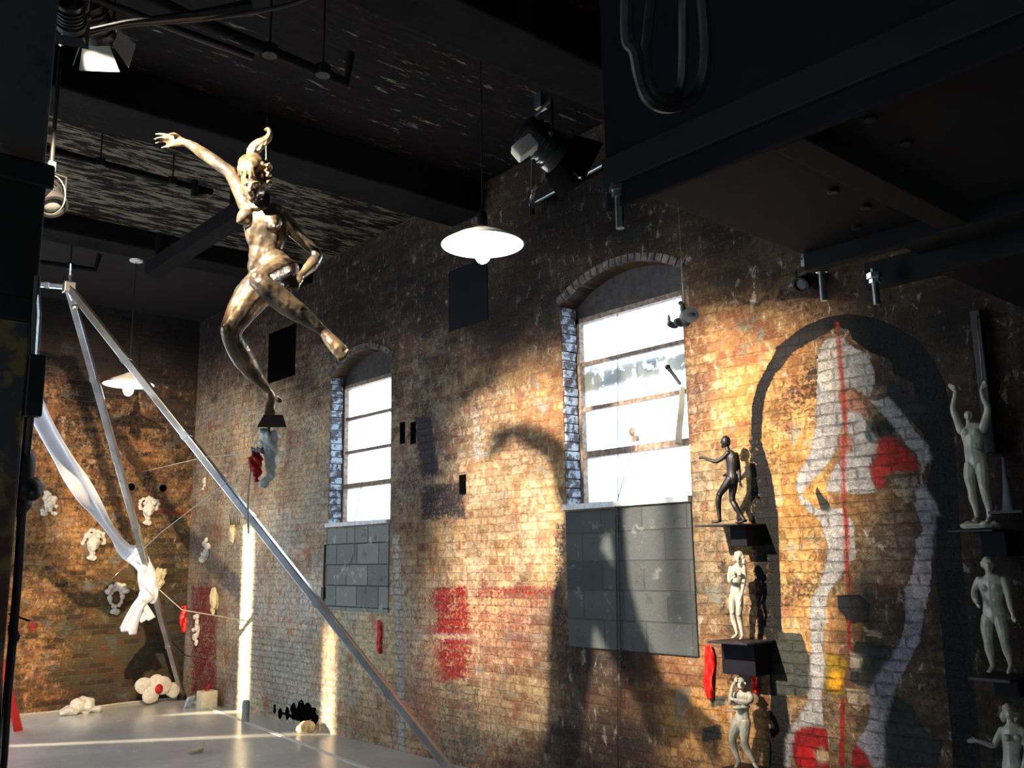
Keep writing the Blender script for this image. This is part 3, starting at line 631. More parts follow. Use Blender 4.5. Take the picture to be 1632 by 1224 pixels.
# ---------------------------------------------------------------- windows of the long wall
def window(idx, w, dirty):
    y0, y1, s, sp, cr = w; gx = W+.20
    root = bpy.data.objects.new('window_%d' % idx, None); root.location = (gx, (y0+y1)/2, s); COL.objects.link(root); struct(root)
    top = sp-.10; fw = .05
    m = MB(); m.box((gx, y0+fw/2, (s+top)/2), (.09, fw, top-s)); m.box((gx, y1-fw/2, (s+top)/2), (.09, fw, top-s))
    m.box((gx, (y0+y1)/2, top-.02), (.09, y1-y0, .04)); m.box((gx, (y0+y1)/2, s+.03), (.09, y1-y0, .03))
    m.build('window_frame', M['frame'], root)
    A = arch(w); N = 20; ys = np.linspace(y0, y1, N)
    m = MB(); m.prism([(gx-.02, a, A(a)+.01) for a in ys]+[(gx-.02, y1, top-.01), (gx-.02, y0, top-.01)], (.05, 0, 0)); m.build('tympanum_board', M['darkframe'], root)
    hs = [s+.045, s+.045+(top-s)*.235+.02, s+(top-s)*.49+.04, s+(top-s)*.735+.03, top-.03]
    for k in range(3):
        m = MB(); m.box((gx, (y0+y1)/2, hs[k+1]), (.05 if k else .08, y1-y0-2*fw, .032 if k else .05)); m.build('glazing_bar', M['frame'], root)
    for k in range(4):
        m = MB(); m.box((gx+.005, (y0+y1)/2, (hs[k]+hs[k+1])/2), (.006, y1-y0-2*fw, hs[k+1]-hs[k]-.02)); m.build('pane', M['panedirty'] if dirty else M['pane'], root)
    m = MB(); m.box((W+.08, (y0+y1)/2, s+.012), (.24, y1-y0-.01, .04)); m.build('window_sill', M['sill'], root)
    portal('window_daylight', (W+.5, (y0+y1)/2, (s+sp)/2), (-1, 0, 0), y1-y0, sp-s)
    # soldier-brick arch ring proud of the wall
    return root
window(1, WINS[0], True); window(2, WINS[1], False)
for i, w in enumerate(WINS):
    A = arch(w); y0, y1, s = w[:3]
    zb = 1.05 if i == 0 else 1.22
    m = MB(); m.box((W, (y0+y1)/2, (zb+s)/2-.01), (.03, y1-y0-.01, s-zb-.02)); struct(m.build('trim_%d' % (11+i), M['litblock' if i else 'block'], bevel=.006))
    # voussoirs: separate brick ends of the arch in one ring
    m = MB(); ym = (y0+y1)/2; n = 20
    for k in range(n):
        a0, a1 = y0-.02+(y1-y0+.04)*k/n, y0-.02+(y1-y0+.04)*(k+.86)/n
        m.prism([(W-.012, a0, A(max(a0, y0))+.0), (W-.012, a1, A(min(a1, y1))+.0), (W-.012, a1+(a1-ym)*.06, A(min(a1, y1))+.055), (W-.012, a0+(a0-ym)*.06, A(max(a0, y0))+.055)], (.03, 0, 0))
    struct(m.build('trim_%d' % (21+i), simple('sooty_arch_brick', (56, 50, 50), (120, 110, 104), .85, scale=14, bstr=.5, dist=.01)))
    # ragged painted brick lining of the far jamb
    m = MB(); z = s+.02; r_ = random.Random(i)
    while z < w[3]-.06:
        m.box((W+.075+r_.uniform(-.008, .004), y1-.012+r_.uniform(-.006, .006), z+.034), (.14, .03, .066)); z += .073
    struct(m.build('trim_%d' % (31+i), simple('peeling_jamb_paint', (150, 160, 172), (66, 62, 66), .75, scale=16, bstr=.7, dist=.01, lo=.45, hi=.55), bevel=.006))

# neighbour outside, plus an unseen building added to block sun at the left opening
m = MB(); m.box((11, 5, 1.0), (3, 26, 3.6)); o = m.build('neighbour_building', M['outside']); tag(o, 'pale blue building seen faintly through the lower window panes', 'building')
for y in (1.2, 3.6, 6.1, 8.4, 11.0, 14.2): m = MB(); m.box((9.49, y, 1.6), (.06, .5, 1.5)); m.build('shutter', M['outsideblue'], o)
m = MB(); m.box((-14.5, 4.3, 2.6), (3, 30, 5.4)); tag(m.build('sun_blocker', M['outside']), 'added unseen pale building that blocks the low sun from the left opening', 'building')

# ---------------------------------------------------------------- column and things on it
cx1 = float(pl(70, 300, 1, 3.7)[0])
root = thing('column', (cx1-.3, 3.87, 0), 'mottled grey painted column with a dark capital at the left edge', 'column'); 
m = MB(); m.box((cx1-.3, 3.87, 2.37), (.6, .34, 4.74)); m.build('shaft', M['column'], root, bevel=.012)
zc = float(pl(70, 275, 1, 3.7)[2])
m = MB(); m.box((cx1-.3, 3.87, zc-.02), (.66, .40, .10)); m.box((cx1-.3, 3.87, zc-.55), (.62, .36, .10)); m.box((cx1-.3, 3.87, zc-.28), (.616, .356, .5)); m.build('collar', M['black'], root, bevel=.01)
def cpt(x, y, d=3.45): return dep(x, y, d)
root = thing('cable_bundle', cpt(30, 1224), 'black cables strapped down the column, thick knot halfway', 'cable')
m = MB(); m.tube(catmull([cpt(58, 440), cpt(54, 520), cpt(52, 600), cpt(46, 680), cpt(40, 740), cpt(36, 800), cpt(30, 900), cpt(22, 1000), cpt(12, 1110), cpt(4, 1224), cpt(-8,1330)]), .016, 8)
m.tube(catmull([cpt(50, 520), cpt(42, 700), cpt(22, 800), cpt(8, 900), cpt(2, 1000), cpt(-6, 1200)]), .013, 8); m.build('cable', M['rubber'], root, smooth=True)
m = MB(); m.ell(cpt(34, 745), (.05, .04, .09)); m.ell(cpt(38, 778), (.07, .04, .05)); m.ell(cpt(52, 786), (.03, .03, .03)); m.ell(cpt(20, 800), (.07, .05, .06)); m.build('knot', M['rubber'], root, smooth=True)
m = MB(); m.tube(catmull([cpt(14, 978), cpt(48, 990)]), .004, 6); m.tube(catmull([cpt(14, 992), cpt(22, 1000), cpt(30, 1012), cpt(26, 1022), cpt(16, 1018), cpt(14, 996)]), .004, 6); m.tube([cpt(17, 1000), cpt(18, 1080)], .005, 6); m.build('loose_end', M['rubber'], root, smooth=True)
root = thing('junction_box', cpt(54, 665, 3.42), 'tall black electrical box on the column edge above the knot', 'electrical box')
R_ = np.eye(3)
m = MB(); m.box(cpt(54, 615, 3.42), (.062, .05, .23)); m.build('casing', M['black'], root, bevel=.006)
m = MB(); m.tube([cpt(60, 470), cpt(62, 500), cpt(58, 566)], .010, 8); m.build('conduit', M['zinc'], root, smooth=True)

# ---------------------------------------------------------------- figures
def S(x, y, dd=0.0, D=5.2): return dep(x, y, D+dd)
class Fig:
    """limbs and masses given where the sculpture shows them; D is its distance"""
    def __init__(s, pt, scale): s.m = MB(); s.pt = pt; s.k = scale
    def limb(s, L_, n=12, sub=4, up=None):
        P = [s.pt(a[0], a[1], a[2]) for a in L_]
        Rr = [np.array([a[3], a[4] if len(a) > 4 else a[3]], float)*s.k for a in L_]
        P2 = catmull(P, sub); R2 = catmull(Rr, sub) if len(Rr) > 1 else Rr
        s.m.tube(P2, [tuple(np.maximum(r, .0008)) for r in R2], n, up=up)
        for i in (0, -1): r = float(min(R2[i])); s.m.ell(P2[i], (r, r, r), n=10, m=8)
    def ball(s, x, y, dd, r, ry=None, rz=None):
        s.m.ell(s.pt(x, y, dd), (r*s.k, (rz or r)*s.k, (ry or r)*s.k), R=RM.T[:, [0, 2, 1]]*np.array([1, 1, -1]), n=16, m=10)

UPC = -RM[1]   # picture 'up' in the room
f = Fig(S, 5.2/F)
DV = RM[2]     # away from the viewer
# torso (width along the picture, depth away): rings with 'up' set to the viewing direction give (depth, width)
f.limb([(409,318,-.05,10,10),(412,329,-.03,12,20),(417,339,-.02,17,30),(420,352,-.02,20,32),(423,368,-.01,20,33),(424,385,.0,19,30),(424,402,.0,17,26),(429,417,.0,20,31),(435,434,.01,24,36),(436,448,.02,20,27)], n=20, up=DV)
f.ball(392,345,-.052,13,14,16); f.ball(387,348.5,-.066,9.5,9.5,11); f.ball(380.5,352,-.078,4,4,4); f.ball(433,353,-.062,15,15,15); f.ball(436,358,-.09,9,9,9); f.ball(438,361,-.118,3)
f.ball(403,374,-.012,12,20,17); f.ball(420,380,-.015,11,22,17); f.ball(442,372,-.005,13,22,20); f.ball(413,408,-.010,17,20,17); f.ball(405,425,-.0,10,18,16)
f.limb([(386,322,-.04,7),(398,329,-.07,4),(408,331,-.08,4)]); f.limb([(412,331,-.08,4),(428,330,-.06,4),(444,334,-.03,8)])
# neck and head bent towards the floor
f.limb([(411,332,-.03,11),(408,318,-.06,10),(406,306,-.09,10)])
f.ball(406,286,-.08,21,24,25); f.ball(402,303,-.13,14,15,14); f.ball(402,316,-.155,7.5,6.5,7); f.ball(392,302,-.10,9,12,12); f.ball(413,303,-.10,9,12,12)
f.limb([(401,293,-.215,3.2),(399.5,301,-.225,3.6),(399,305,-.225,4.2)]); f.ball(396.2,305.5,-.212,2); f.ball(402.5,305.8,-.212,2)   # nose
f.limb([(390,293,-.195,3),(396,290.5,-.21,3),(401,292,-.212,3),(407,290.5,-.21,3),(413,293,-.19,3)]);                          # brow
f.ball(394,297,-.196,2.6,1.8,2.4); f.ball(408,297,-.196,2.6,1.8,2.4)                                                          # eyes
f.limb([(396.5,311,-.205,1.6),(400,310,-.212,2.0),(405,311,-.205,1.6)]); f.limb([(397.5,313,-.205,1.4),(400.5,313.6,-.208,2.1),(404,313,-.205,1.4)])  # lips
f.ball(385,298,-.05,3,6,4); f.ball(421,298,-.05,3,6,4)
# arm flung out to the side
f.limb([(394,326,-.01,15),(385,306,.0,14),(377,290,.0,12.5),(365,274,.0,11),(350,263,.0,10.2),(336,253,.0,9.8),(327,247,.0,9.6),(316,239,-.01,9),(306,232.5,-.015,7.4),(297,228,-.02,5.6)])
f.limb([(298,228,-.02,5,5.4),(289,226,-.025,5,8.5),(279,225,-.03,4.6,9.5),(273,224.5,-.03,3.8,8.5)], up=DV)
for a in ([(276,218,-.03,3.1),(266,215.5,-.035,2.7),(257,214,-.045,2.4),(248.5,214,-.05,2.1)], [(275,222,-.035,3.1),(264,220,-.05,2.7),(254,219.5,-.06,2.4),(245.5,221.5,-.06,2.1)],
          [(275,226,-.03,3.1),(265,225.5,-.035,2.7),(257,226,-.04,2.4),(249,228,-.045,2.1)], [(277,231,-.025,3.0),(270,233,-.03,2.6),(264,233.5,-.03,2.4),(258,235,-.035,2.0)], [(286,219,-.03,3.6),(279,214.5,-.05,3.0),(271,214,-.07,2.6)]): f.limb(a, n=8)
# arm on the other side, elbow bent, hand before the thigh
f.limb([(440,340,.0,15),(452,347,.01,13.5),(461,358,.02,12),(471,371,.03,11),(482,383,.04,10),(494,393,.05,9.2),(503,401,.05,9)])
f.limb([(503,401,.05,9),(504,411,.04,10),(498,421,.01,10.2),(490,430,-.03,8.8),(482,437,-.07,7),(477,441,-.09,6)])
f.limb([(478,441,-.09,5.6,6),(474,446,-.12,5.4,9.5),(469,451,-.14,4.8,11)], up=DV)
for a in ([(462,448,-.15,3.0),(457,454,-.165,2.8),(453,459,-.17,2.6),(450,464,-.165,2.2)], [(466,451,-.155,3.0),(462,458,-.18,2.8),(458.5,463,-.18,2.6),(456,468,-.17,2.2)],
          [(471,453,-.155,3.0),(468,460,-.18,2.8),(466,465,-.18,2.6),(464,470,-.17,2.2)], [(476,453,-.145,2.9),(475,459,-.165,2.7),(474,463,-.165,2.4),(472.5,467,-.155,2.0)], [(465,443,-.12,3.6),(459,446,-.15,3.1),(455,451,-.165,2.6)]): f.limb(a, n=8)
# raised thigh coming forward, shin trailing down to the right
f.limb([(450,432,.02,25),(444,432,-.08,24),(434,436,-.18,21),(424,441,-.28,18),(415,447,-.36,16)])
f.ball(456,430,.05,21,20,24); f.ball(411,445,-.37,12)
f.limb([(414,449,-.36,16),(424,458,-.37,16),(440,471,-.35,17.5),(455,483,-.34,17.5),(472,495,-.33,15.5),(490,508,-.32,12),(506,520,-.31,8.8),(517,529,-.30,7.2)])
f.limb([(516,528,-.30,7.5),(523,538,-.31,8.5,9.5),(531,547,-.33,7.5,11),(539,556,-.345,6.5,12),(545,562,-.35,5,11.5)], up=DV); f.ball(521,540,-.28,7)
for x0, y0, x1, y1, r in ((540,566,541.5,574,4),(545,566,546.5,572,3.2),(549,563,551,569,3),(552,560,554,565,2.8),(554,556.5,556.5,560,2.6)): f.limb([(x0,y0,-.35,r),((x0+x1)/2,(y0+y1)/2,-.36,r*.95),(x1,y1,-.355,r*.85)], n=8)
# standing leg
f.limb([(432,440,.03,28),(420,452,.01,29),(407,466,-.03,28),(395,481,-.06,26),(383,499,-.09,22.5),(374,514,-.11,19),(368,526,-.12,17)])
f.ball(361,524,-.16,9,11,9)
f.limb([(368,526,-.12,17),(371,540,-.09,16),(379,556,-.05,17.5),(388,571,-.02,17.5),(398,586,.02,15.5),(409,601,.05,12),(420,614,.08,9),(430,627,.10,7)])
f.limb([(430,626,.10,7),(433,636,.09,8.5,8),(431,647,.07,6.5,8.5),(430,656,.04,4.5,9.5)], up=DV); f.limb([(432,630,.11,6),(440,635,.12,6.5),(446,638,.13,5)])
for k, (x1, r) in enumerate(((423.5,3.2),(428,2.8),(431.5,2.6),(435,2.5),(438,2.2))): f.limb([(x1*.4+430*.6,652,.04,r),(x1,658,.02,r),(x1,660.5,.0,r*.85)], n=8)

STAT = thing('bronze_statue', S(433, 681), 'life-size bronze woman leaping on one toe, hung high above the room', 'statue')
f.m.build('figure', M['bronze'], STAT, remesh=.0055, smooth_it=8, disp=lambda c: .0042*mnoise.fractal(c*15, 1, 2, 3))
# hair: domed strands, dark curls and a curled top knot
h = Fig(S, 5.2/F)
h.ball(405,272,-.05,21,17,22); h.ball(399,262,-.03,19,16,22)
for k in range(15):
    t = k/14; bx = 384+34*t; h.limb([(404+(bx-404)*.25,245,-.03,3),(404+(bx-404)*.75,252+3*abs(t-.5),-.09-.03*math.sin(t*3.1),3.2),(bx-3,266,-.12-.05*math.sin(t*3.1),3),(bx-2+2*math.sin(k*2.3),279+3*math.sin(k*1.7),-.11-.06*math.sin(t*3.1),2.4)], n=8)
r_ = random.Random(4)
for k in range(46):
    a = r_.uniform(0, 6.28); x = 421+r_.uniform(-9,9); y = 279+r_.uniform(-17,19)
    h.limb([(x,y,-.08+r_.uniform(-.05,.08),3.4),(x+4*math.cos(a),y+4*math.sin(a),-.10+r_.uniform(-.03,.03),2.8),(x+6*math.cos(a+1.2),y+6*math.sin(a+1.2),-.09,2)], n=6, sub=3)
h.limb([(404,252,-.02,12),(403,243,-.02,10),(408,235,-.02,10.5),(414,230,-.02,9.5),(420,226,-.02,8),(426,221,-.02,6.4),(430,214,-.02,5.2),(429.5,208,-.02,4),(426,205,-.02,3),(423,207,-.02,2.4)])
for k in range(8):
    a = k*.8; h.limb([(404+9*math.cos(a),238+3*math.sin(a),-.02-.03*math.sin(a),2.2),(412+8*math.cos(a+.5),232+6*math.sin(a+.5),-.02-.03*math.sin(a+.5),2.2),(421+6*math.cos(a+1),224+5*math.sin(a+1),-.02-.02*math.sin(a+1),1.8),(428,215,-.02,1.8)], n=6)
h.m.build('hair', M['bronzehair'], STAT, remesh=.0036, smooth_it=1)
m = MB(); m.tube([S(424,218,-.02), S(424,253,-.06)], .0028, 6); m.ell(S(424,254,-.07), .006); m.build('hair_pin', M['bronzehair'], STAT)
# wedge base
def wedge(y0, y1, a0, a1, b0, b1, dz):
    mm = MB(); P = [S(a0,y0,-.06),S(a1,y0,-.06),S(a1,y0,.14),S(a0,y0,.14),S(b0,y1,-.10),S(b1,y1,-.10),S(b1,y1,.2),S(b0,y1,.2)]
    mm.add(P, [(0,1,2,3),(7,6,5,4),(0,4,5,1),(1,5,6,2),(2,6,7,3),(3,7,4,0)]); return mm
wedge(661, 681, 420, 451, 409, 457, 0).build('base_block', M['blackiron'], STAT, bevel=.006)
m = MB(); m.tube([S(428,680,.05), S(428.5,692,.05)], [.012,.006], 8); m.build('base_spigot', M['blackiron'], STAT)
m = MB(); topz = S(425,203,-.02); m.tube([topz+[0,0,.008], (topz[0], topz[1], CEIL)], .0012, 5); tag(m.build('hanging_wire', M['wire']), 'hair-thin wire from the top knot of the bronze statue to the ceiling', 'wire')

# gauze and red cloth hung under the base
def gz(x, y, dd=0.05): return S(x, y, dd)
m = MB(); pts = [(428,686,5),(426,692,12),(430,700,13),(432,708,11),(430,722,11),(433,735,10),(432,750,9),(427,762,8),(421,770,7),(418,776,4)]
P = catmull([gz(a,b) for a,b,_ in pts],3); Rr = catmull([np.array([r*.0035]) for *_, r in pts],3)
m.tube(P, [(float(r[0])*.7, float(r[0])) for r in Rr], 14, up=DV)
for a,b in ((419,688),(437,690),(442,697),(441,705),(418,706),(438,716)): m.ell(gz(a,b), .022)
o = m.build('gauze_drape', M['gauze'], remesh=.006, smooth_it=2, disp=lambda c: .014*mnoise.noise(c*22)+.006*mnoise.noise(c*60)); tag(o, 'crumpled white gauze hanging from the base under the bronze statue', 'cloth')
m = MB()
for a,b,r in ((406,727,7),(402,735,8),(408,742,9),(411,733,8),(403,747,6),(409,755,6),(409,763,4.5),(414,749,5)): m.ell(gz(a,b,.02), (r*.0035,r*.003,r*.0038))
o = m.build('red_flower', M['red'], remesh=.005, smooth_it=1, disp=lambda c: .016*mnoise.noise(c*30)+.006*mnoise.noise(c*75)); tag(o, 'crumpled red cloth rose beside the white gauze under the statue', 'cloth flower')
m = MB()
for k in range(7): m.ell(gz(405+k*2.2-4,716+((k*5)%4),.03), (.010,.008,.016))
m.build('feather_tuft', M['gauze'], o)
m = MB(); m.ell(gz(419,718,.04), (.015,.012,.02)); m.build('leaf', M['navycone'], o)

# ---------------------------------------------------------------- small figures on the right-hand side of the wall
def small_figure(name, label, mat, off, spec, base=None, hairspec=None, vox=.0024):
    pt = lambda x, y, dd=0.0: wl(x, y, off-dd)
    d0 = depth_of(wl(*spec['hip'][:2], off)); f = Fig(pt, d0/F)
    outn = np.array([1., 0, 0])
    def seg(key, n=10):
        f.limb(spec[key], n=n)
    sx, hx = spec['chest'], spec['hip']
    f.limb([tuple(a) for a in spec['torso']], n=14, up=outn)
    for k in ('arm', 'arm2', 'leg', 'leg2', 'neck'):
        if k in spec: seg(k)
    for b_ in spec.get('balls', []): f.ball(*b_)
    hxy = spec['head']; f.ball(*hxy)
    # face: nose, brow, chin, ears in the direction the head looks
    hx_, hy_, hd, r, ry, rz = hxy; fx = spec.get('face', 0)
    f.ball(hx_+fx*r*.95, hy_+ry*.12, hd-rz*f.k*(1-abs(fx))*.98, r*.17, ry*.2, r*.2)
    f.ball(hx_+fx*r*.7, hy_-ry*.22, hd-rz*f.k*(1-abs(fx))*.84, r*.45 if not fx else r*.3, ry*.12, r*.2)
    f.ball(hx_+fx*r*.55, hy_+ry*.72, hd-rz*f.k*(1-abs(fx))*.62, r*.42, ry*.3, r*.45)
    f.ball(hx_+fx*r*.72, hy_+ry*.43, hd-rz*f.k*(1-abs(fx))*.80, r*.32 if not fx else r*.2, ry*.09, r*.2)
    if not fx:
        f.ball(hx_-r, hy_+ry*.05, hd, r*.16, ry*.25, r*.3); f.ball(hx_+r, hy_+ry*.05, hd, r*.16, ry*.25, r*.3)
    if spec.get('w'):   # chest, belly and knee modelling
        cx_, cy_ = sx; w_ = spec['w']; dz = w_*f.k
        if not spec.get('female'):
            for q in (-1, 1): f.ball(cx_+q*w_*.44, cy_-w_*.05, -dz*.30, w_*.46, w_*.36, w_*.30)
        hx2, hy2 = spec['hip']
        for q in (-1, 1):
            for t_, r__ in ((.42, .20), (.58, .19), (.74, .18)): f.ball(cx_+(hx2-cx_)*t_+q*w_*.17, cy_+(hy2-cy_)*t_, -dz*.30, w_*r__, w_*r__*.95, w_*.20)
        for lg in ('leg', 'leg2'):
            kx, ky, kd, kr_ = spec[lg][2][:4]; f.ball(kx, ky, kd-kr_*f.k*.55, kr_*.6, kr_*.7, kr_*.6)
            ax_, ay_, ad_, ar_ = spec[lg][3][:4]; f.ball(ax_, ay_, ad_+ar_*f.k*.5, ar_*.9, ar_*1.5, ar_*.7)
    # hands: palm, four fingers, thumb; feet with toes
    for (wx, wy, wd, tx, ty, td) in spec.get('hands', []):
        v = np.array([tx-wx, ty-wy]); ln = np.hypot(*v); v = v/ln; pn = np.array([-v[1], v[0]]); u = ln/10.0
        f.limb([(wx, wy, wd, 1.5*u), (wx+v[0]*ln*.3, wy+v[1]*ln*.3, wd+(td-wd)*.3, 2.1*u, 1.4*u), (wx+v[0]*ln*.5, wy+v[1]*ln*.5, wd+(td-wd)*.5, 2.0*u, 1.2*u)], n=8)
        for q, l2 in ((-1.6, .88), (-.55, 1.0), (.55, .97), (1.6, .82)):
            f.limb([(wx+v[0]*ln*.45+pn[0]*q*u, wy+v[1]*ln*.45+pn[1]*q*u, wd+(td-wd)*.45, .72*u), (wx+v[0]*ln*l2+pn[0]*q*1.15*u, wy+v[1]*ln*l2+pn[1]*q*1.15*u, td, .5*u)], n=6, sub=2)
        f.limb([(wx+v[0]*ln*.2+pn[0]*1.6*u, wy+v[1]*ln*.2+pn[1]*1.6*u, wd, .8*u), (wx+v[0]*ln*.55+pn[0]*3.2*u, wy+v[1]*ln*.55+pn[1]*3.2*u, wd, .55*u)], n=6, sub=2)
    foot = spec.get('feet', [])
    for (ax, ay, ad, tx, ty, td, r) in foot:
        f.limb([(ax, ay, ad+.01, r*.95), ((ax+tx)/2, (ay+ty)/2, (ad+td)/2, r*.85, r), (tx, ty-.3*r, td, r*.5, r*.95)], n=8)
    bx, by = spec['ground']
    root = thing(name, wl(bx, by, off), label, 'statuette', 'statuettes on wall shelves')
    f.m.build('figure', mat, root, remesh=vox, smooth_it=3)
    if hairspec:
        g = Fig(pt, d0/F)
        for q in hairspec: g.ball(*q)
        g.m.build('hair', mat, root, remesh=vox, smooth_it=1, disp=lambda c: .003*mnoise.noise(c*90))
    return root
OFF = .16
def shelf(name, label, x0, x1, yt, thick, off=.30, box=None, mat='steel'):
    a, b_ = wl(x0, yt, OFF), wl(x1, yt, OFF); z = (a[2]+b_[2])/2; ya, yb = a[1], b_[1]
    root = thing(name, (W-off/2, (ya+yb)/2, z-thick), label, 'shelf', 'wall shelves under statuettes')
    m = MB(); m.box((W-off/2, (ya+yb)/2, z-thick/2), (off, abs(ya-yb), thick)); m.build('shelf_board', M['blackiron'], root, bevel=.002)
    if box:
        p, q = wl(box[0], box[1], .14), wl(box[2], box[3], .14)
        m = MB(); m.box((W-.08, (p[1]+q[1])/2, (z-thick+q[2])/2), (.16, abs(p[1]-q[1]), z-thick-q[2])); m.build('bracket_box', M['navy'], root, bevel=.003)
    return z
# A: dark walking man
z = shelf('wall_shelf', 'thin dark shelf with navy box under the black walking man', 1128, 1197, 836, .010, box=(1166, 838, 1194, 870))
small_figure('walking_man_statuette', 'small black statuette of a walking man reaching forward, right of the large window', M['blackiron'], OFF, dict(
 hip=(1167,760), chest=(1165,730), w=9, female=0, torso=[(1160,718,0,3,4),(1163,724,0,6,9),(1166,733,0,7,10.5),(1166,745,0,6,9),(1166,754,0,6,8.5),(1167,762,0,7,9.5),(1168,768,0,5.5,7)],
 neck=[(1161,720,0,4),(1159,713,0,3.6)], head=(1156.6,704,0,8,10,8.5), face=-1,
 arm=[(1160,722,-.02,4),(1152,730,-.03,3.6),(1142,735.5,-.04,3.2),(1132,733.5,-.05,2.8),(1122,730,-.05,2.2)], arm2=[(1173,725,.02,4.6),(1176,737,.03,3.8),(1177.5,748,.03,3.3),(1178.5,760,.02,2.6),(1179,768,.02,2.2)],
 leg=[(1163,764,-.01,7),(1155,776,-.02,6.6),(1147,788,-.02,5),(1145,798,-.02,5),(1145.5,812,-.01,4),(1147,827,-.01,2.8)], leg2=[(1170,765,.02,7.2),(1168,780,.03,6.6),(1167,796,.03,5),(1173,808,.03,5),(1180,820,.04,3.6),(1186,829,.04,2.8)],
 hands=[(1122,730,-.05,1113,730,-.05),(1179,768,.02,1183,777,.02)], feet=[(1148,830,-.01,1135,833.5,-.02,2.6),(1188,830,.04,1173,833.5,.03,2.6)], ground=(1165,836)))
# B: grey standing woman
shelf('wall_shelf', 'dark box shelf under the grey long-haired woman statuette', 1149, 1212, 1021, .012, box=(1152, 1024, 1208, 1078))
small_figure('standing_woman_statuette', 'small grey statuette of a standing woman, hand to her hair, under the black walking man', M['greyplaster'], OFF, dict(
 hip=(1173,946), chest=(1174,915), w=9.5, female=1, torso=[(1176,900,0,4,4.5),(1175,906,0,6,10),(1175,915,0,7,10.5),(1173.5,926,0,6.4,8.6),(1172.5,934,0,6,7.8),(1173,944,0,7,10),(1174,952,0,6,9)],
 neck=[(1176,903,0,3.4),(1177,896,0,3.2)], head=(1177,889,-.005,6,7.6,6.5), balls=[(1169.5,914.5,-.035,4,4,4),(1179,915,-.035,4,4,4)],
 arm=[(1165,906,0,4),(1163,915,-.01,3.6),(1162,924,-.02,3.2),(1164,927,-.05,2.8),(1166,922,-.07,2.4)], arm2=[(1186,907,0,4),(1187,920,0,3.4),(1184.5,934,0,3.1),(1182,946,-.03,2.6),(1180,955,-.035,2.2)],
 leg=[(1169,950,0,6.8),(1167.5,962,0,6.2),(1167.5,976,0,4.6),(1169,988,.01,4.6),(1172.5,1000,.01,3.2),(1174.5,1009,.01,2.6)], leg2=[(1178,950,0,6.8),(1178.5,964,-.01,6.2),(1178,979,-.01,4.6),(1179.5,990,0,4.6),(1181.5,1002,0,3.2),(1183,1012,0,2.6)],
 hands=[(1166,922,-.07,1172,917,-.075),(1180,955,-.035,1178,965,-.04)], feet=[(1175,1011,.01,1167,1017.5,-.03,2.4),(1183,1014,0,1180,1019,-.05,2.5)], ground=(1176,1021)),
 hairspec=[(1177.5,884,.004,7.4,6,7),(1186,895.5,.0,3.6,5,4),(1186,903,.01,2.6,6,3),(1183,889,.01,4,6,5)])
# C: figure with crossed arms
shelf('wall_shelf', 'dark shelf under the grey statuette with crossed arms, at the bottom edge', 1158, 1222, 1227, .012, box=None)
small_figure('crossed_arms_statuette', 'small grey statuette hugging itself with one hand on its face, lowest left', M['greyplaster'], OFF, dict(
 hip=(1182,1148), chest=(1181,1115), torso=[(1183,1101,0,4,5),(1183,1107,0,8,14),(1181,1118,0,9,14),(1183,1130,0,8,11.5),(1183.5,1138,0,8,11.5),(1182.5,1148,0,9,14.5),(1182,1156,0,8,12)],
 neck=[(1183,1106,0,4.6),(1182,1098,0,4.4)], head=(1180,1089,-.01,8,9.4,8.5),
 arm=[(1171,1108,0,5),(1166,1114,-.03,4.4),(1164,1120,-.05,4),(1165,1108,-.06,3.6),(1167,1096,-.05,3),(1170,1089,-.05,2.6)],
 arm2=[(1194,1107,0,5),(1197,1114,-.02,4.6),(1192,1119,-.06,4),(1182,1117,-.08,3.6),(1172,1116,-.08,3)], balls=[(1188,1126,-.05,8,3.4,5),(1176,1128,-.05,9,3.6,5)],
 leg=[(1176,1152,0,9.5),(1170,1166,-.01,8),(1167.5,1181,-.01,6.2),(1170,1193,0,6),(1174,1204,0,4.4),(1177.5,1214,0,3.4)], leg2=[(1188,1152,0,9.5),(1187,1168,-.01,8),(1187,1184,-.01,6.4),(1191,1195,0,6),(1196,1206,0,4.4),(1201,1214,0,3.4)],
 hands=[(1170,1089,-.05,1174,1079,-.045),(1172,1116,-.08,1163,1113,-.07)], feet=[(1177,1216,0,1172,1224,-.03,3.2),(1201,1216,0,1207,1225,-.03,3.2)], ground=(1189,1227)))
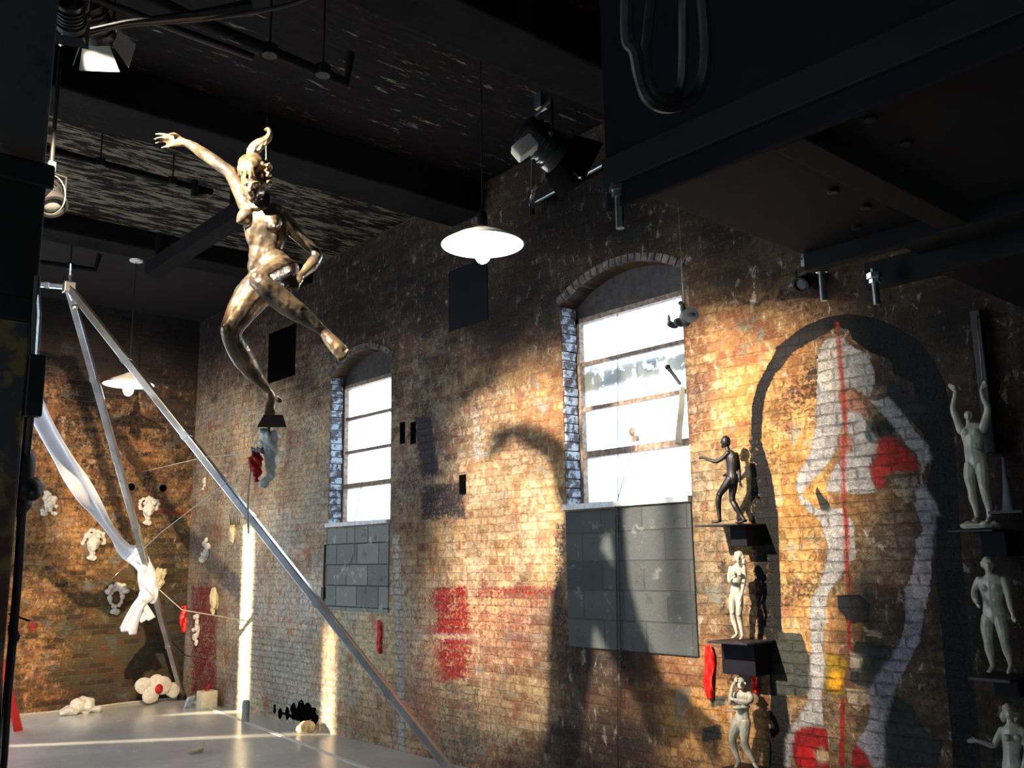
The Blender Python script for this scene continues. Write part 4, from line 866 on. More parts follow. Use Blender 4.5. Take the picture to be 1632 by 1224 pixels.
# D: man with both arms raised
shelf('wall_shelf', 'dark shelf with navy box under the statuette with raised arms', 1530, 1600, 845, .010, box=(1564, 848, 1608, 887))
D_ = small_figure('raised_arms_statuette', 'small glossy grey statuette of a man raising both arms, on a rock base', M['greyplaster'], OFF, dict(
 hip=(1556,738), chest=(1550,690), w=18, female=0, torso=[(1545,676,0,5,6),(1548,682,0,9,17),(1550,694,0,10,18),(1551,708,0,9,15),(1551,718,0,9,14),(1555,730,0,10,16.5),(1557,741,0,9,15)],
 neck=[(1546,682,0,5),(1544,671,-.01,4.4)], head=(1543,662,-.02,6,7.5,8),
 arm=[(1532,686,0,7),(1526,670,0,6),(1519,652,-.01,4.8),(1521,638,-.02,4.2),(1523,624,-.02,3)], arm2=[(1566,684,0,7),(1571,668,0,6.4),(1574,650,-.01,5),(1568,636,-.02,4.4),(1564,621,-.02,3)],
 leg=[(1547,742,0,10),(1546,760,0,9.6),(1549,781,0,6.8),(1551,795,.01,6.8),(1555,810,.01,4.8),(1557,822,.01,3.8)], leg2=[(1566,742,0,10),(1567,760,0,9.6),(1569,781,0,6.8),(1573,796,.01,6.8),(1576,810,.01,4.8),(1577,822,.01,3.8)],
 hands=[(1523,624,-.02,1512,612,-.02),(1564,621,-.02,1570,607,-.02)], feet=[(1557,825,.01,1552,831,-.02,3.6),(1577,825,.01,1574,831,-.03,3.6)], ground=(1562,845)))
m = MB(); r_ = random.Random(3)
for k in range(16): m.ell(wl(1538+k*3.2, 838-3*math.sin(k*.8)**2+2*(k % 2), OFF+r_.uniform(-.03,.03)), (.022, .026, .016))
m.ell(wl(1563, 841, OFF), (.07, .085, .012)); m.build('rock_base', M['greyplaster'], D_, remesh=.004, smooth_it=1)
# E: standing man
shelf('wall_shelf', 'black shelf under the pale standing man statuette at the right edge', 1562, 1628, 1077, .016, box=(1585, 1080, 1628, 1112))
small_figure('standing_man_statuette', 'small pale statuette of a standing nude man, one hand raised to his chest', M['greyplaster'], OFF, dict(
 hip=(1584,980), chest=(1581,938), w=19, female=0, torso=[(1577,915,0,6,7),(1579,922,0,10,20),(1580,934,0,11,20),(1581,948,0,10,17),(1582,960,0,9.5,15),(1584,972,0,10.5,17),(1585,984,0,10,17)],
 neck=[(1577,918,0,5.4),(1575.5,910,-.005,5)], head=(1575,900,-.012,8,10.5,9.5),
 arm=[(1561,925,0,6.6),(1556,934,0,6),(1553,945,-.01,5.2),(1554,954,-.05,4.8),(1557,960,-.07,3.6)], arm2=[(1600,925,0,6.6),(1605,940,0,5.8),(1608,955,-.005,5),(1611,968,-.02,4.4),(1614,978,-.03,3.2)],
 leg=[(1575,986,0,10.5),(1573,1003,0,9.5),(1575,1022,0,7),(1577,1036,.01,7),(1580,1050,.01,4.8),(1582,1060,.01,3.8)], leg2=[(1594,986,0,10.5),(1598,1003,0,9.5),(1601,1022,0,7),(1605,1036,.01,7),(1609,1050,.01,4.8),(1611,1060,.01,3.8)],
 hands=[(1557,960,-.07,1561,970,-.08),(1614,978,-.03,1617,992,-.035)], feet=[(1582,1063,.01,1576,1072,-.04,3.8),(1611,1063,.01,1607,1074,-.04,3.9)], ground=(1594,1077)),
 hairspec=[(1574,895,.002,9,8,9),(1567,899,.0,4,6,6)])
# F: woman with an open hand, cut by the frame
shelf('wall_shelf', 'dark shelf low on the wall under the open-handed woman statuette', 1580, 1650, 1330, .016)
small_figure('open_hand_statuette', 'small grey statuette of a woman holding out an open hand, in the bottom right corner', M['greyplaster'], OFF, dict(
 hip=(1614,1228), chest=(1613,1180), w=16, female=1, torso=[(1609,1152,0,5,6),(1612,1160,0,9,17),(1613,1174,0,10,17),(1612,1190,0,9,14),(1612,1204,0,8.5,12.5),(1614,1220,0,10,16),(1614,1234,0,10,16)],
 neck=[(1610,1160,0,5),(1609,1148,-.005,4.6)], head=(1608,1136,-.012,8,10.5,9.5), balls=[(1605,1176,-.05,6.5,6,6),(1622,1176,-.05,6.5,6,6)],
 arm=[(1597,1164,0,6),(1590,1176,-.01,5.4),(1583,1188,-.02,4.6),(1570,1185,-.05,4),(1558,1181,-.07,3)], arm2=[(1629,1164,0,6),(1634,1180,0,5.4),(1637,1196,0,4.8),(1634,1212,-.02,4.2),(1630,1224,-.03,3)],
 leg=[(1606,1238,0,10.5),(1605,1256,0,9.5),(1606,1276,0,7),(1607,1290,.01,7),(1608,1306,.01,4.8),(1609,1316,.01,3.8)], leg2=[(1623,1238,0,10.5),(1625,1256,0,9.5),(1626,1276,0,7),(1627,1290,.01,7),(1628,1306,.01,4.8),(1629,1316,.01,3.8)],
 hands=[(1558,1181,-.07,1541,1180,-.09),(1630,1224,-.03,1628,1238,-.035)], feet=[(1609,1318,.01,1606,1327,-.04,3.8),(1629,1318,.01,1628,1327,-.04,3.8)], ground=(1617,1330)),
 hairspec=[(1608,1130,.004,10,9,10),(1599,1142,.0,4.5,9,6),(1618,1142,.0,4.5,9,6)])
# things around the raised-arms figure
m = MB(); m.box((W-.03, float(wl(1572,600)[1]), float((wl(1572,494)[2]+wl(1574,724)[2])/2)), (.06, .05, float(wl(1572,494)[2]-wl(1574,724)[2]))); tag(m.build('wall_batten', M['blackiron'], bevel=.004), 'black upright bar on the wall behind the raised-arms statuette', 'bar')
m = MB(); m.tube([wl(1557,498,.03), wl(1559,527,OFF), wl(1566,607,OFF+.02)], .0035, 8); tag(m.build('thin_rod', M['zinc']), 'thin shining rod held in the raised hand of the statuette', 'rod')
m = MB(); m.lathe(wl(1608,814,.1), [(.036,0),(.030,.01),(.016,.12),(.005,.27),(0.0001,.275)], 16); tag(m.build('cone_ornament', M['navycone'], smooth=True), 'slim grey-blue cone beside the feet of the raised-arms statuette', 'ornament')
m = MB(); a = wl(1608,814,.1); m.box((W-.09, a[1]-.01, a[2]-.008), (.18,.16,.014)); tag(m.build('ornament_ledge', M['blackiron']), 'narrow black ledge holding the grey-blue cone', 'shelf')

# ---------------------------------------------------------------- pendant lamps
def pendant(x, y, d, label):
    p = dep(x, y, d); root = thing('pendant_lamp', (p[0], p[1], p[2]), label, 'lamp', 'pendant lamps'); p = np.asarray(p)
    r = .265
    prof = [(.035,.12),(.05,.11),(.10,.085),(.18,.05),(r,.0),(r+.004,-.004),(r,-.008),(.18,.038),(.10,.072),(.045,.095),(.03,.10)]
    m = MB(); m.lathe(p, prof, 48, closed=True); m.build('lamp_shade', M['shade'], root, smooth=True)
    m = MB(); m.lathe(p+[0,0,.10], [(.028,0),(.034,.02),(.034,.10),(.02,.13),(.008,.15)], 20); m.build('lamp_socket', M['black'], root, smooth=True)
    m = MB(); m.ell(p+[0,0,-.055], (.055,.055,.078), n=20, m=12); m.tube([p+[0,0,.03], p+[0,0,.10]], .02, 12); b_ = m.build('bulb', M['bulb'], root, smooth=True)
    m = MB(); m.tube([p+[0,0,.24], (p[0], p[1], CEIL-.02)], .005, 6); m.build('cord', M['rubber'], root)
    m = MB(); m.lathe((p[0], p[1], CEIL-.03), [(.02,0),(.07,.012),(.075,.03)], 20); m.build('ceiling_rose', M['shade'], root, smooth=True)
    return root
pendant(769, 389, 6.0, 'lit white enamel pendant lamp above the brick wall, between the two windows')
pendant(205, 612, 10.2, 'lit white pendant lamp far off on the left, crossed by the long pole')
pendant(-500, 500, 6.0, 'added lit pendant lamp out of view, cool fill near the left opening')  # unseen lamp added for cool fill

# ---------------------------------------------------------------- stage lamps
def stage_lamp(name, loc, d, label, s=1.0, doors=True, lit=False, up=None, yoke_up=True, cat='stage light', mat='black', door_len=.15, body=.26, open_=0.45, door_mat=None):
    R = frame_from(d); loc = np.asarray(loc, float); root = thing(name, loc, label, cat)
    m = MB(); m.lathe(loc, [(.05*s,-body*s),(.085*s,-body*s*.92),(.095*s,-body*s*.45),(.095*s,-.06*s),(.11*s,-.05*s),(.11*s,.0),(.085*s,.0),(.085*s,-.04*s),(.0005,-.05*s)], 24, R)
    for k in range(4): m.lathe(loc-R[:,2]*(.09+.035*k)*s, [(.098*s,0),(.104*s,.004*s),(.104*s,.012*s),(.098*s,.016*s)], 24, R)
    m.build('housing', M[mat], root, smooth=True)
    m = MB(); m.ell(loc-R[:,2]*.03*s, (.08*s,.08*s,.02*s), R, 20, 8); m.build('lens', M['hotlens'] if lit else M['lens'], root, smooth=True)
    if doors:
        for k in range(4):
            ax = (R[:,0], R[:,1], -R[:,0], -R[:,1])[k]; tn = (R[:,1], R[:,0], R[:,1], R[:,0])[k]
            a = loc+ax*.10*s; tip = a+R[:,2]*door_len*s*math.cos(open_)+ax*door_len*s*math.sin(open_)
            m = MB(); m.prism([a-tn*.085*s, a+tn*.085*s, tip+tn*.13*s, tip-tn*.13*s], ax*.003); m.build('barn_door', M[door_mat or mat], root)
    m = MB(); c = loc-R[:,2]*.12*s; side = R[:,0]; ub = np.array([0,0,1.])
    ub = ub-side*(ub@side); ub /= np.linalg.norm(ub)
    m.tube([c-side*.115*s, c-side*.125*s+ub*.04*s, c-side*.125*s+ub*.19*s, c+side*.125*s+ub*.19*s, c+side*.125*s+ub*.04*s, c+side*.115*s], .010*s, 8)
    m.ell(c-side*.12*s, .022*s); m.ell(c+side*.12*s, .022*s); m.build('yoke', M['black'], root, smooth=True)
    m = MB(); t = c+ub*.19*s; m.box(t+ub*.04*s, (.05*s,.05*s,.08*s)); m.tube([t+ub*.02*s, t+ub*.10*s], .012*s, 8); m.build('clamp', M['zinc'], root)
    return root, t+ub*.09*s
# key spotlight hung above the column's far side; its doors frame the warm beam
kr, kt = stage_lamp('stage_spotlight', KEY-KEY_DIR*.03, KEY_DIR, 'black barn-door spotlight hung by the column, lighting statue and wall', 1.0, doors=False, lit=False)
K = frame_from(KEY_DIR)   # x: sideways, y: up
for ax, tn, deg in ((K[:,0], K[:,1], 21.3), (-K[:,0], K[:,1], 17.8), (K[:,1], K[:,0], 13.0), (-K[:,1], K[:,0], 10.4)):
    far = .40; a = np.array(KEY)+ax*.05+K[:,2]*.03; tip = np.array(KEY)+K[:,2]*far+ax*far*math.tan(math.radians(deg))
    m = MB(); m.prism([a-tn*.10, a+tn*.10, tip+tn*.20, tip-tn*.20], ax*.003); m.build('barn_door', M['black'], kr)
L2 = dep(158, 58, 4.9); d2 = -RM[0]*.10+RM[2]*.95-np.array([0,0,.62]); d2 /= np.linalg.norm(d2)
lr, lt = stage_lamp('barn_door_spotlight', L2, d2, 'black spotlight with warm lit barn doors at the top left corner', .8, lit=True, open_=.5, door_len=.16, door_mat='greymetal')
L3 = dep(112, 40, 4.1); d3 = np.array([3.7, L, 2.1])-L3; d3 /= np.linalg.norm(d3)
lr2, lt2 = stage_lamp('small_spotlight', L3, d3, 'small dark spotlight with a lit slot, beside the column top', .6, lit=True, open_=.3, door_len=.08)
light('small_spot_beam', 'SPOT', L3+d3*.12, d3, 3600.0, (1.0, .76, .48), spot_size=math.radians(38), spot_blend=.7, shadow_soft_size=.03)
# rail for them
m = MB(); a, b_ = lt2, dep(190, 18, 4.9); m.tube([(XL, 4.6, 4.55), (2.1, 4.6, 4.55)], .022, 10); tag(m.build('lighting_bar', M['black'], smooth=True), 'dark horizontal lighting bar near the ceiling at top left', 'bar')
rr, rt = stage_lamp('hanging_spotlight', dep(892, 248, 5.2), tuple(RM[0]*.75-RM[2]*(-.35)+np.array([0,0,-.5])), 'dark spotlight with a pale box behind it, hung before the wall top', 1.05, door_mat='void', lit=False, open_=.25, door_len=.15)
m = MB(); m.box(dep(836, 236, 4.95), (.09,.08,.13), frame_from((-.5,.4,-.5))); m.build('ballast_box', M['greymetal'], rr, bevel=.01)
m = MB(); a, b_ = wl(970,258,.10), wl(845,327,.10); u = (b_-a); m.tube([a-u*.35, b_], .018, 10); tag(m.build('lighting_pipe', M['zinc'], smooth=True), 'pale horizontal pipe along the wall top beside the dark spotlight', 'pipe')
m = MB(); m.tube([dep(850,250,5.25), dep(849,300,5.4), wl(850,330,.10)], .012, 8); m.tube(catmull([dep(868,262,5.2), dep(862,290,5.3), dep(852,300,5.3), dep(846,318,5.6), wl(848,325,.12)]), .008, 6); m.tube([wl(848,322,.1), wl(848,342,.1)], .022, 8); m.build('hanger_arm', M['black'], rr, smooth=True)
fr, ft = stage_lamp('ring_lamp', dep(84, 330, 5.2), (.15,-.5,-.85), 'round lamp with a thin wire ring beside the column', .75, doors=False, lit=False)
m = MB(); p = dep(80,310,5.15); R = frame_from(RM[2]); N=28; m.tube([p+R@np.array([.085*math.cos(6.2832*k/N),.11*math.sin(6.2832*k/N),0]) for k in range(N+1)], .0035, 6); m.build('wire_ring', M['zinc'], fr)
m = MB(); m.tube([ft, (ft[0], ft[1], CEIL)], .012, 8); m.build('stem', M['black'], fr)
wf, wt = stage_lamp('wall_floodlight', wl(1276,455,.12), (-.8,.1,-.6), 'small black floodlight fixed high on the wall left of the mural', .5, doors=False, lit=False)

# ---------------------------------------------------------------- pipes and small ceiling fittings
def cl(x, y, z): return pl(x, y, 2, z)
def pipe(name, pts, r, label, hang=()):
    root = thing(name, pts[0], label, 'pipe', None); m = MB(); m.tube(pts, r, 10); m.build('pipe_run', M['beam'] if r > .02 else M['black'], root, smooth=True)
    for h_ in hang: m = MB(); h_ = np.asarray(h_); m.tube([h_, (h_[0], h_[1], CEIL)], .007, 6); m.tube([h_-[0,0,.035], h_+[0,0,.03]], r*1.5, 8); m.build('hanger_rod', M['black'], root, smooth=True)
z1 = 4.86
pipe('sprinkler_pipe', [cl(40,228,z1), cl(200,270,z1), cl(338,306,z1)], .028, 'dark pipe across the pale peeling ceiling bay', [cl(160,259,z1), cl(275,289,z1)])
m = MB(); a = cl(310,298,z1); m.tube([a+[0,0,.06], a-[0,0,.09]], .03, 10); m.tube([a-[0,0,.06], cl(338,306,z1)], .014, 8); tag(m.build('pipe_tee', M['black'], smooth=True), 'black pipe tee with a slanting stay at the end of the bay pipe', 'pipe fitting')
z2 = 4.7
pipe('return_pipe', [cl(45,415,z2), cl(110,424,z2), cl(152,430,z2), np.asarray(cl(157,428,z2))+[0,0,.16]], .026, 'dark pipe low under the far plain ceiling bay, turned up at its end', [cl(112,424,z2)])
z3 = 4.6
pipe('front_pipe', [cl(170,-40,z3), cl(300,25,z3), cl(430,80,z3), cl(552,132,z3), np.asarray(cl(558,132,z3))+[0,0,.2]], .03, 'long dark pipe under the near ceiling bay, turned up at its end', [cl(430,80,z3), cl(515,112,z3)])
m = MB(); a, b_ = cl(248,432,4.62), cl(385,335,4.62); u = (b_-a)*1.15; c = a+u/2; m.box(c, (.16, float(np.linalg.norm(u)), .14), frame_from((1,0,0)) if False else np.eye(3)); tag(m.build('slanting_beam', M['beam'], bevel=.005), 'dark timber beam running under the pale ceiling bay', 'beam')
m = MB(); m.tube([np.asarray(cl(250,430,4.7)), (cl(250,430,4.7)[0], cl(250,430,4.7)[1], CEIL)], .03, 8); m.tube([np.asarray(cl(370,348,4.7)), (cl(370,348,4.7)[0], cl(370,348,4.7)[1], CEIL)], .03, 8); m.build('hanger', M['beam'], bpy.data.objects['slanting_beam'])
m = MB(); p = cl(375,172,CEIL); m.lathe((p[0],p[1],CEIL-.05), [(.02,.0),(.14,.005),(.17,.03),(.19,.05)], 24); tag(m.build('ceiling_boss', M['beam'], smooth=True, remesh=0), 'broken round boss on the dark near ceiling', 'ceiling fitting')
m = MB(); m.tube([dep(90,60,4.3), dep(200,36,4.5), dep(330,22,4.7), dep(400,12,4.8)], [.012,.014,.03,.045], 8); m.tube(catmull([dep(95,70,4.3), dep(190,42,4.5), dep(330,30,4.7), dep(460,8,4.8), dep(520,-20,4.8)]), .012, 8); tag(m.build('cable_tray', M['rubber'], smooth=True), 'thick black cables stretched across the ceiling at top left', 'cable')
m = MB(); m.tube([cl(112,438,4.6), cl(113,455,4.6)], .02, 8); m.tube([cl(113,420,4.7), cl(112,438,4.6)], .008, 6); tag(m.build('hook', M['zinc'], smooth=True), 'small metal hook above the top of the pole frame', 'hook')

# ---------------------------------------------------------------- steel mezzanine at top right
MZ = 2.9
p1 = pl(974,293,2,MZ); X0, Y0 = float(p1[0]), float(p1[1]); X1 = float(pl(1309,401,2,MZ)[0]); X2 = float(pl(1395,440,2,MZ)[0])
root = thing('steel_platform', (X0, Y0, MZ), 'dark steel platform with bolted underside hanging over the top right corner', 'platform')
m = MB(); m.box(((X0+X1)/2, Y0-2.2, MZ+.03), (X1-X0, 4.4, .06)); m.build('underside_plate', M['steel'], root, bevel=.004)
m = MB(); m.box((X0-.012, Y0-2.2, MZ+.9), (.024, 4.4, 2.0)); m.build('side_panel', M['navy'], root, bevel=.003)
m = MB(); m.box((X0+.0, Y0-2.2, MZ+.02), (.09, 4.4, .10)); m.build('edge_channel', M['steel'], root, bevel=.004)
q0, q1 = pl(1240,215,2,MZ-.02), pl(1530,350,2,MZ-.02); m = MB(); m.box(((q0[0]+X1)/2, q0[1]-.03, MZ-.03), (X1-q0[0], .10, .06)); m.build('stiffener', M['steel'], root, bevel=.004)
m = MB(); m.box((X1, Y0-2.15, MZ-.02), (.06, 4.3, .10)); m.build('inner_channel', M['steel'], root, bevel=.004)
m = MB(); m.box(((X1+X2)/2+.0, Y0-2.4, MZ+.06), (X2-X1, 4.3, .05)); m.build('inner_plate', M['steel'], root, bevel=.004)
m = MB(); m.box((X2, Y0-2.1, MZ+.0), (.055, 4.2, .12)); 
sr = m.build('slotted_rail', M['steel'], root, bevel=.003)
for k in range(9): m = MB(); m.box((X2-.001, Y0-.35-.14*k, MZ-.061), (.02, .05, .004)); m.build('slot', M['black'], sr)
m = MB(); m.box(((X2+W)/2+.01, Y0-2.35, MZ+.05), (W-X2-.06, 4.3, .06)); m.build('outer_plate', M['steel'], root, bevel=.004)
for x, y in ((1388,190),(1445,228),(1432,273),(1328,305),(1380,330),(1366,363)):
    a = pl(x, y, 2, MZ-.006); m = MB(); m.lathe((a[0],a[1],MZ-.012), [(.014,0),(.02,.003),(.02,.014)], 10); m.build('rivet', M['black'], root)
for x, y, hh in ((986,303,.13),(1309,425,.15),(1394,442,.12)):
    a = pl(x, y, 2, MZ-.04); m = MB(); m.lathe((a[0],a[1],MZ-.045), [(.032,0),(.032,.022)], 6); m.lathe((a[0],a[1],MZ-.065), [(.024,0),(.024,.02)], 6); m.tube([(a[0],a[1],MZ-.065-hh*.8),(a[0],a[1],MZ-.0)], .014, 10); m.build('hanging_bolt', M['zinc'], root)
m = MB(); m.tube(catmull([dep(1000,-20,2.1), dep(1000,60,2.15), dep(1012,80,2.15), dep(1020,120,2.2), dep(1036,160,2.2), dep(1070,170,2.25), dep(1110,150,2.3), dep(1125,90,2.3), dep(1120,-10,2.3)]), .016, 8); m.tube(catmull([dep(1040,-20,2.2), dep(1030,90,2.2), dep(1045,150,2.2), dep(1085,140,2.25), dep(1090,-10,2.2)]), .013, 8); tag(m.build('hanging_cable_loops', M['rubber'], smooth=True), 'black cable loops hanging in front of the platform side', 'cable')

# ---------------------------------------------------------------- pole frame, silk, cords
AP = dep(110, 458, 8.3); FT1 = fl(742, 1259); FT2 = np.array([4.93, 12.25, 0.0])
FT2 = np.array(fl(291,1112)); FT2 = CAM+(FT2-CAM)*(12.2-CAM[1])/(FT2[1]-CAM[1]); FT2[2] = max(FT2[2], .05)
root = thing('pole_frame', (AP[0], AP[1], 0), 'tall aluminium pole frame, long pole slanting across the room', 'frame')
def bar(A, B, w, t, name, mat='alu'):
    A, B = np.asarray(A, float), np.asarray(B, float); u = B-A; R = frame_from(u, up=RM[2]); m = MB(); m.box((A+B)/2, (w, t, float(np.linalg.norm(u))), R)
    o = m.build(name, M[mat], root, bevel=.008)
    for k in range(1, 6): mm = MB(); mm.box(A+u*k/6, (w*1.12, t*1.12, .05), R); mm.build('pole_collar', M[mat], o)
    return o
bar(AP, FT1, .062, .07, 'long_pole'); bar(AP, FT2, .062, .06, 'rear_pole')
E3 = dep(-80, 440, 8.6); bar(AP, E3, .05, .05, 'top_rail'); bar(E3, (E3[0]-.6, E3[1]-1.2, 0.02), .062, .06, 'left_pole')
m = MB(); m.box(AP, (.10,.09,.10)); m.tube([AP+np.array([-.02,0,.02]), AP-np.array([-.05,0,.12])], .03, 8); m.ell(dep(119,490,8.2), .03); m.build('apex_joint', M['alu'], root, bevel=.01)
for P_ in (FT1, FT2): m = MB(); m.lathe((P_[0],P_[1],0.0), [(.07,0),(.07,.02),(.04,.05),(.035,.09)], 16); m.build('foot_cap', M['rubber'], root, smooth=True)
K2 = on_line(AP, FT2, 238, 925); dK = depth_of(K2)
def ribbon(name, pts, widths, mat, folds=5, amp=.25, parent=None, th=.004, closed_tip=False):
    P = catmull(pts, 8); Wd = [float(w[0]) for w in catmull([np.array([w]) for w in widths], 8)]; n = 14; v = []; fcs = []
    for i, p in enumerate(P):
        t = P[min(i+1, len(P)-1)]-P[max(i-1, 0)]; t /= np.linalg.norm(t)+1e-9; c = np.cross(t, RM[2]); c /= np.linalg.norm(c)+1e-9; nn = np.cross(c, t)
        for j in range(n):
            s_ = j/(n-1)-.5; v.append(p+c*s_*Wd[i]+nn*(Wd[i]*amp*math.sin(s_*folds*3.1+i*.05)*.5+Wd[i]*amp*.8*(s_*s_*2)))
    for i in range(len(P)-1):
        for j in range(n-1): fcs.append((i*n+j, i*n+j+1, (i+1)*n+j+1, (i+1)*n+j))
    m = MB(); m.add(v, fcs); o = m.build(name, M[mat], parent, smooth=True); md = o.modifiers.new('thickness', 'SOLIDIFY'); md.thickness = th; return o
k_ = dK/F
A_ = [dep(30,590,7.0), dep(62,665,7.6), dep(105,740,8.3), dep(150,812,8.9), dep(195,868,dK-.25), dep(222,893,dK-.14), dep(236,918,dK-.12)]
root = thing('silk_sash', K2-np.array([0,0,1.2]), 'long white silk sash sweeping down to a knot on the rear pole', 'cloth')
ribbon('sash_sweep', A_, [.30,.26,.25,.25,.24,.20,.12], 'silk', 3, .22, root)
m = MB(); m.tube(catmull([dep(222,888,dK-.16), dep(238,905,dK-.12), dep(243,930,dK-.09), dep(240,945,dK-.10), dep(230,940,dK-.12), dep(226,915,dK-.13), dep(232,900,dK-.15)]), [.05]*37, 12); m.ell(dep(234,948,dK-.16), (.09,.07,.09)); m.ell(dep(244,945,dK-.08), (.06,.06,.12)); m.ell(dep(228,956,dK-.17), (.07,.05,.06)); m.build('sash_knot', M['silk'], root, remesh=.008, smooth_it=2, disp=lambda c: .012*mnoise.noise(Vector((c[0]*18, c[1]*18, c[2]*7))))
ribbon('sash_tail', [dep(232,950,dK-.17), dep(220,965,dK-.2), dep(210,985,dK-.2), dep(201,1008,dK-.2)], [.10,.13,.16,.20], 'silk', 4, .3, root)
ribbon('sash_tail', [dep(226,955,dK-.17), dep(224,968,dK-.16), dep(231,990,dK-.14)], [.10,.15,.22], 'silk', 5, .25, root)

def cord(name, pts, r, mat, label, cat='cord', group=None, sm=True):
    m = MB(); m.tube(catmull(pts, 8) if sm else pts, r, 6); o = m.build(name, M[mat], smooth=True); tag(o, label, cat, group); return o
g0 = S(401, 738, .02)
cord('white_cord', [g0, S(396,780,.05), S(395,812,.05), S(396,850,.05)], .006, 'rope', 'straight white cord hanging below the red cloth rose', 'cord')
cord('thin_string', [g0, dep(320,800,6.5), dep(255,850,8.5), el(170,930,.02)], .0035, 'rope', 'thin pale string from the cloth rose slanting down to the end wall', 'string', sm=False)
cord('thin_string', [S(414,722,.04), dep(330,728,7), el(225,752,.02)], .003, 'rope', 'thin pale string running level from the statue to the end wall', 'string', sm=False)
cord('stretched_rope', [K2+np.array([0,0,-.02]), dep(290,972,10.6), wl(395,990,.02)], .006, 'rope', 'pale rope from the silk knot to the brick wall', 'rope', sm=False)
cord('floor_rope', [fl(25,1140,.012), fl(90,1134,.012), fl(150,1127,.012), fl(205,1120,.012), fl(270,1114,.012), fl(291,1111,.012)], .014, 'rope', 'pale rope lying along the foot of the end wall', 'rope')
for p in bpy.data.objects['floor_rope'].data.vertices: pass
# tape line on the floor
a, b_ = fl(300,1116,0), fl(640,1246,0); m = MB(); u = b_-a; ln = float(np.linalg.norm(u)); R = frame_from((0,0,1)); ang = math.atan2(u[1],u[0]); Rz = np.array([[math.cos(ang),-math.sin(ang),0],[math.sin(ang),math.cos(ang),0],[0,0,1]])
m.box((a+b_)/2+np.array([0,0,.002]), (ln, .05, .003), Rz); tag(m.build('floor_tape', M['tape']), 'white tape line across the concrete floor from the far corner', 'tape')

# ---------------------------------------------------------------- plaster reliefs on the walls
def relief(x, y, wall, s, label, style=0, mat='plaster', rot=0.0):
    """curled head with a neck bulb, in plaster; s = height in picture units"""
    P0 = (el if wall == 'e' else wl)(x, y, 0); k = depth_of(P0)/F; out = np.array([0,-1.,0]) if wall == 'e' else np.array([-1.,0,0])
    right = np.array([1.,0,0]) if wall == 'e' else np.array([0,-1.,0]); up = np.array([0,0,1.])
    c, sn = math.cos(rot), math.sin(rot); right, up = right*c+up*sn, up*c-right*sn
    h = s*k; Rr = np.array([right, out, up]).T; m = MB()
    def E(a, b, d, r): m.ell(P0+right*a*h+up*b*h+out*d*h, tuple(np.array(r)*h), Rr, 12, 8)
    rr = random.Random(int(x*7+y))
    if style == 0:      # head with crown of curls
        for q in range(13):
            an = math.pi*(-.12+1.24*q/12); rad = rr.uniform(.26,.33); E(rad*math.cos(an), .15+(rad-.03)*math.sin(an), .09+rr.uniform(-.03,.03), (.062,.08,.062))
        for q in range(5):
            an = math.pi*(.15+.7*q/4); E(.18*math.cos(an), .16+.16*math.sin(an), .17, (.06,.07,.06))
        E(0, .05, .12, (.18,.17,.24)); E(0,-.08,.2,(.10,.08,.12)); E(.0,.0,.27,(.04,.05,.09)); E(-.07,.06,.25,(.05,.03,.03)); E(.07,.06,.25,(.05,.03,.03)); E(0,-.12,.26,(.07,.03,.03))
        E(0,-.26,.08,(.09,.09,.14)); E(0,-.40,.08,(.16,.10,.09))
    elif style == 1:    # open ring, hollow middle
        for q in range(12):
            an = 2*math.pi*q/12; E(.20*math.cos(an), .06+.28*math.sin(an), .06, (.085,.08,.085) if math.sin(an) > -.2 else (.05,.06,.08))
        for q in range(5): an = math.pi*(.1+.8*q/4); E(.30*math.cos(an), .16+.28*math.sin(an), .10, (.11,.10,.10))
        E(0,-.38,.08,(.17,.12,.10))
    elif style == 2:    # crumpled sheet like a bird
        E(0,.05,.10,(.16,.10,.34)); E(-.08,-.2,.08,(.10,.07,.2)); E(.12,.2,.10,(.08,.08,.22)); E(.1,-.05,.12,(.12,.08,.2))
        for q in range(6): E(rr.uniform(-.16,.16), rr.uniform(-.35,.35), .1, (.06,.06,.14))
    else:               # scattered lumps
        for q in range(14): E(rr.uniform(-.22,.22), rr.uniform(-.42,.42), .07, (rr.uniform(.05,.12),.07,rr.uniform(.05,.12)))
    if style != 1: E(0,0,.0,(.15,.05,.30))
    o = m.build('plaster_relief', M[mat], remesh=max(h*.014,.0035), smooth_it=1, disp=lambda c: h*.03*mnoise.noise(c*(5/h))+h*.022*mnoise.noise(c*(12/h)))
    return tag(o, label, 'wall relief', 'plaster reliefs on the walls')
relief(78,802,'e',50,'white crumpled plaster relief nearest the column on the end wall',3)
relief(235,814,'e',48,'white plaster head relief right of the rear pole, highest on the end wall',0)
relief(147,868,'e',52,'white curly-haired plaster head relief left of the silk sash',0)
relief(184,955,'e',50,'hollow ring-shaped white plaster relief, lowest on the end wall',1)
relief(249,925,'e',52,'ochre plaster piece on the end wall behind the silk knot',2,'creamplaster',-.3)
relief(330,880,'w',48,'grey-white broken plaster relief on the brick near the corner',3,rot=-.3)
relief(345,957,'w',52,'cream plaster bird-like relief on the red painted brick',2,'creamplaster',.1)
relief(315,1003,'w',50,'dull grey plaster relief lowest near the corner',3)
relief(327,770,'w',22,'tiny pale plaster scrap high near the corner',3)
r0 = relief(374,848,'w',40,'cream plaster piece with black spikes beside the long pole',2,'creamplaster')
m = MB()
for k in range(6): a = wl(368+k*2.6,836,.10); m.tube([a, wl(366+k*3.2,820+(k%2)*3,.16)], [.008,.002], 6)
m.build('spike', M['black'], r0)
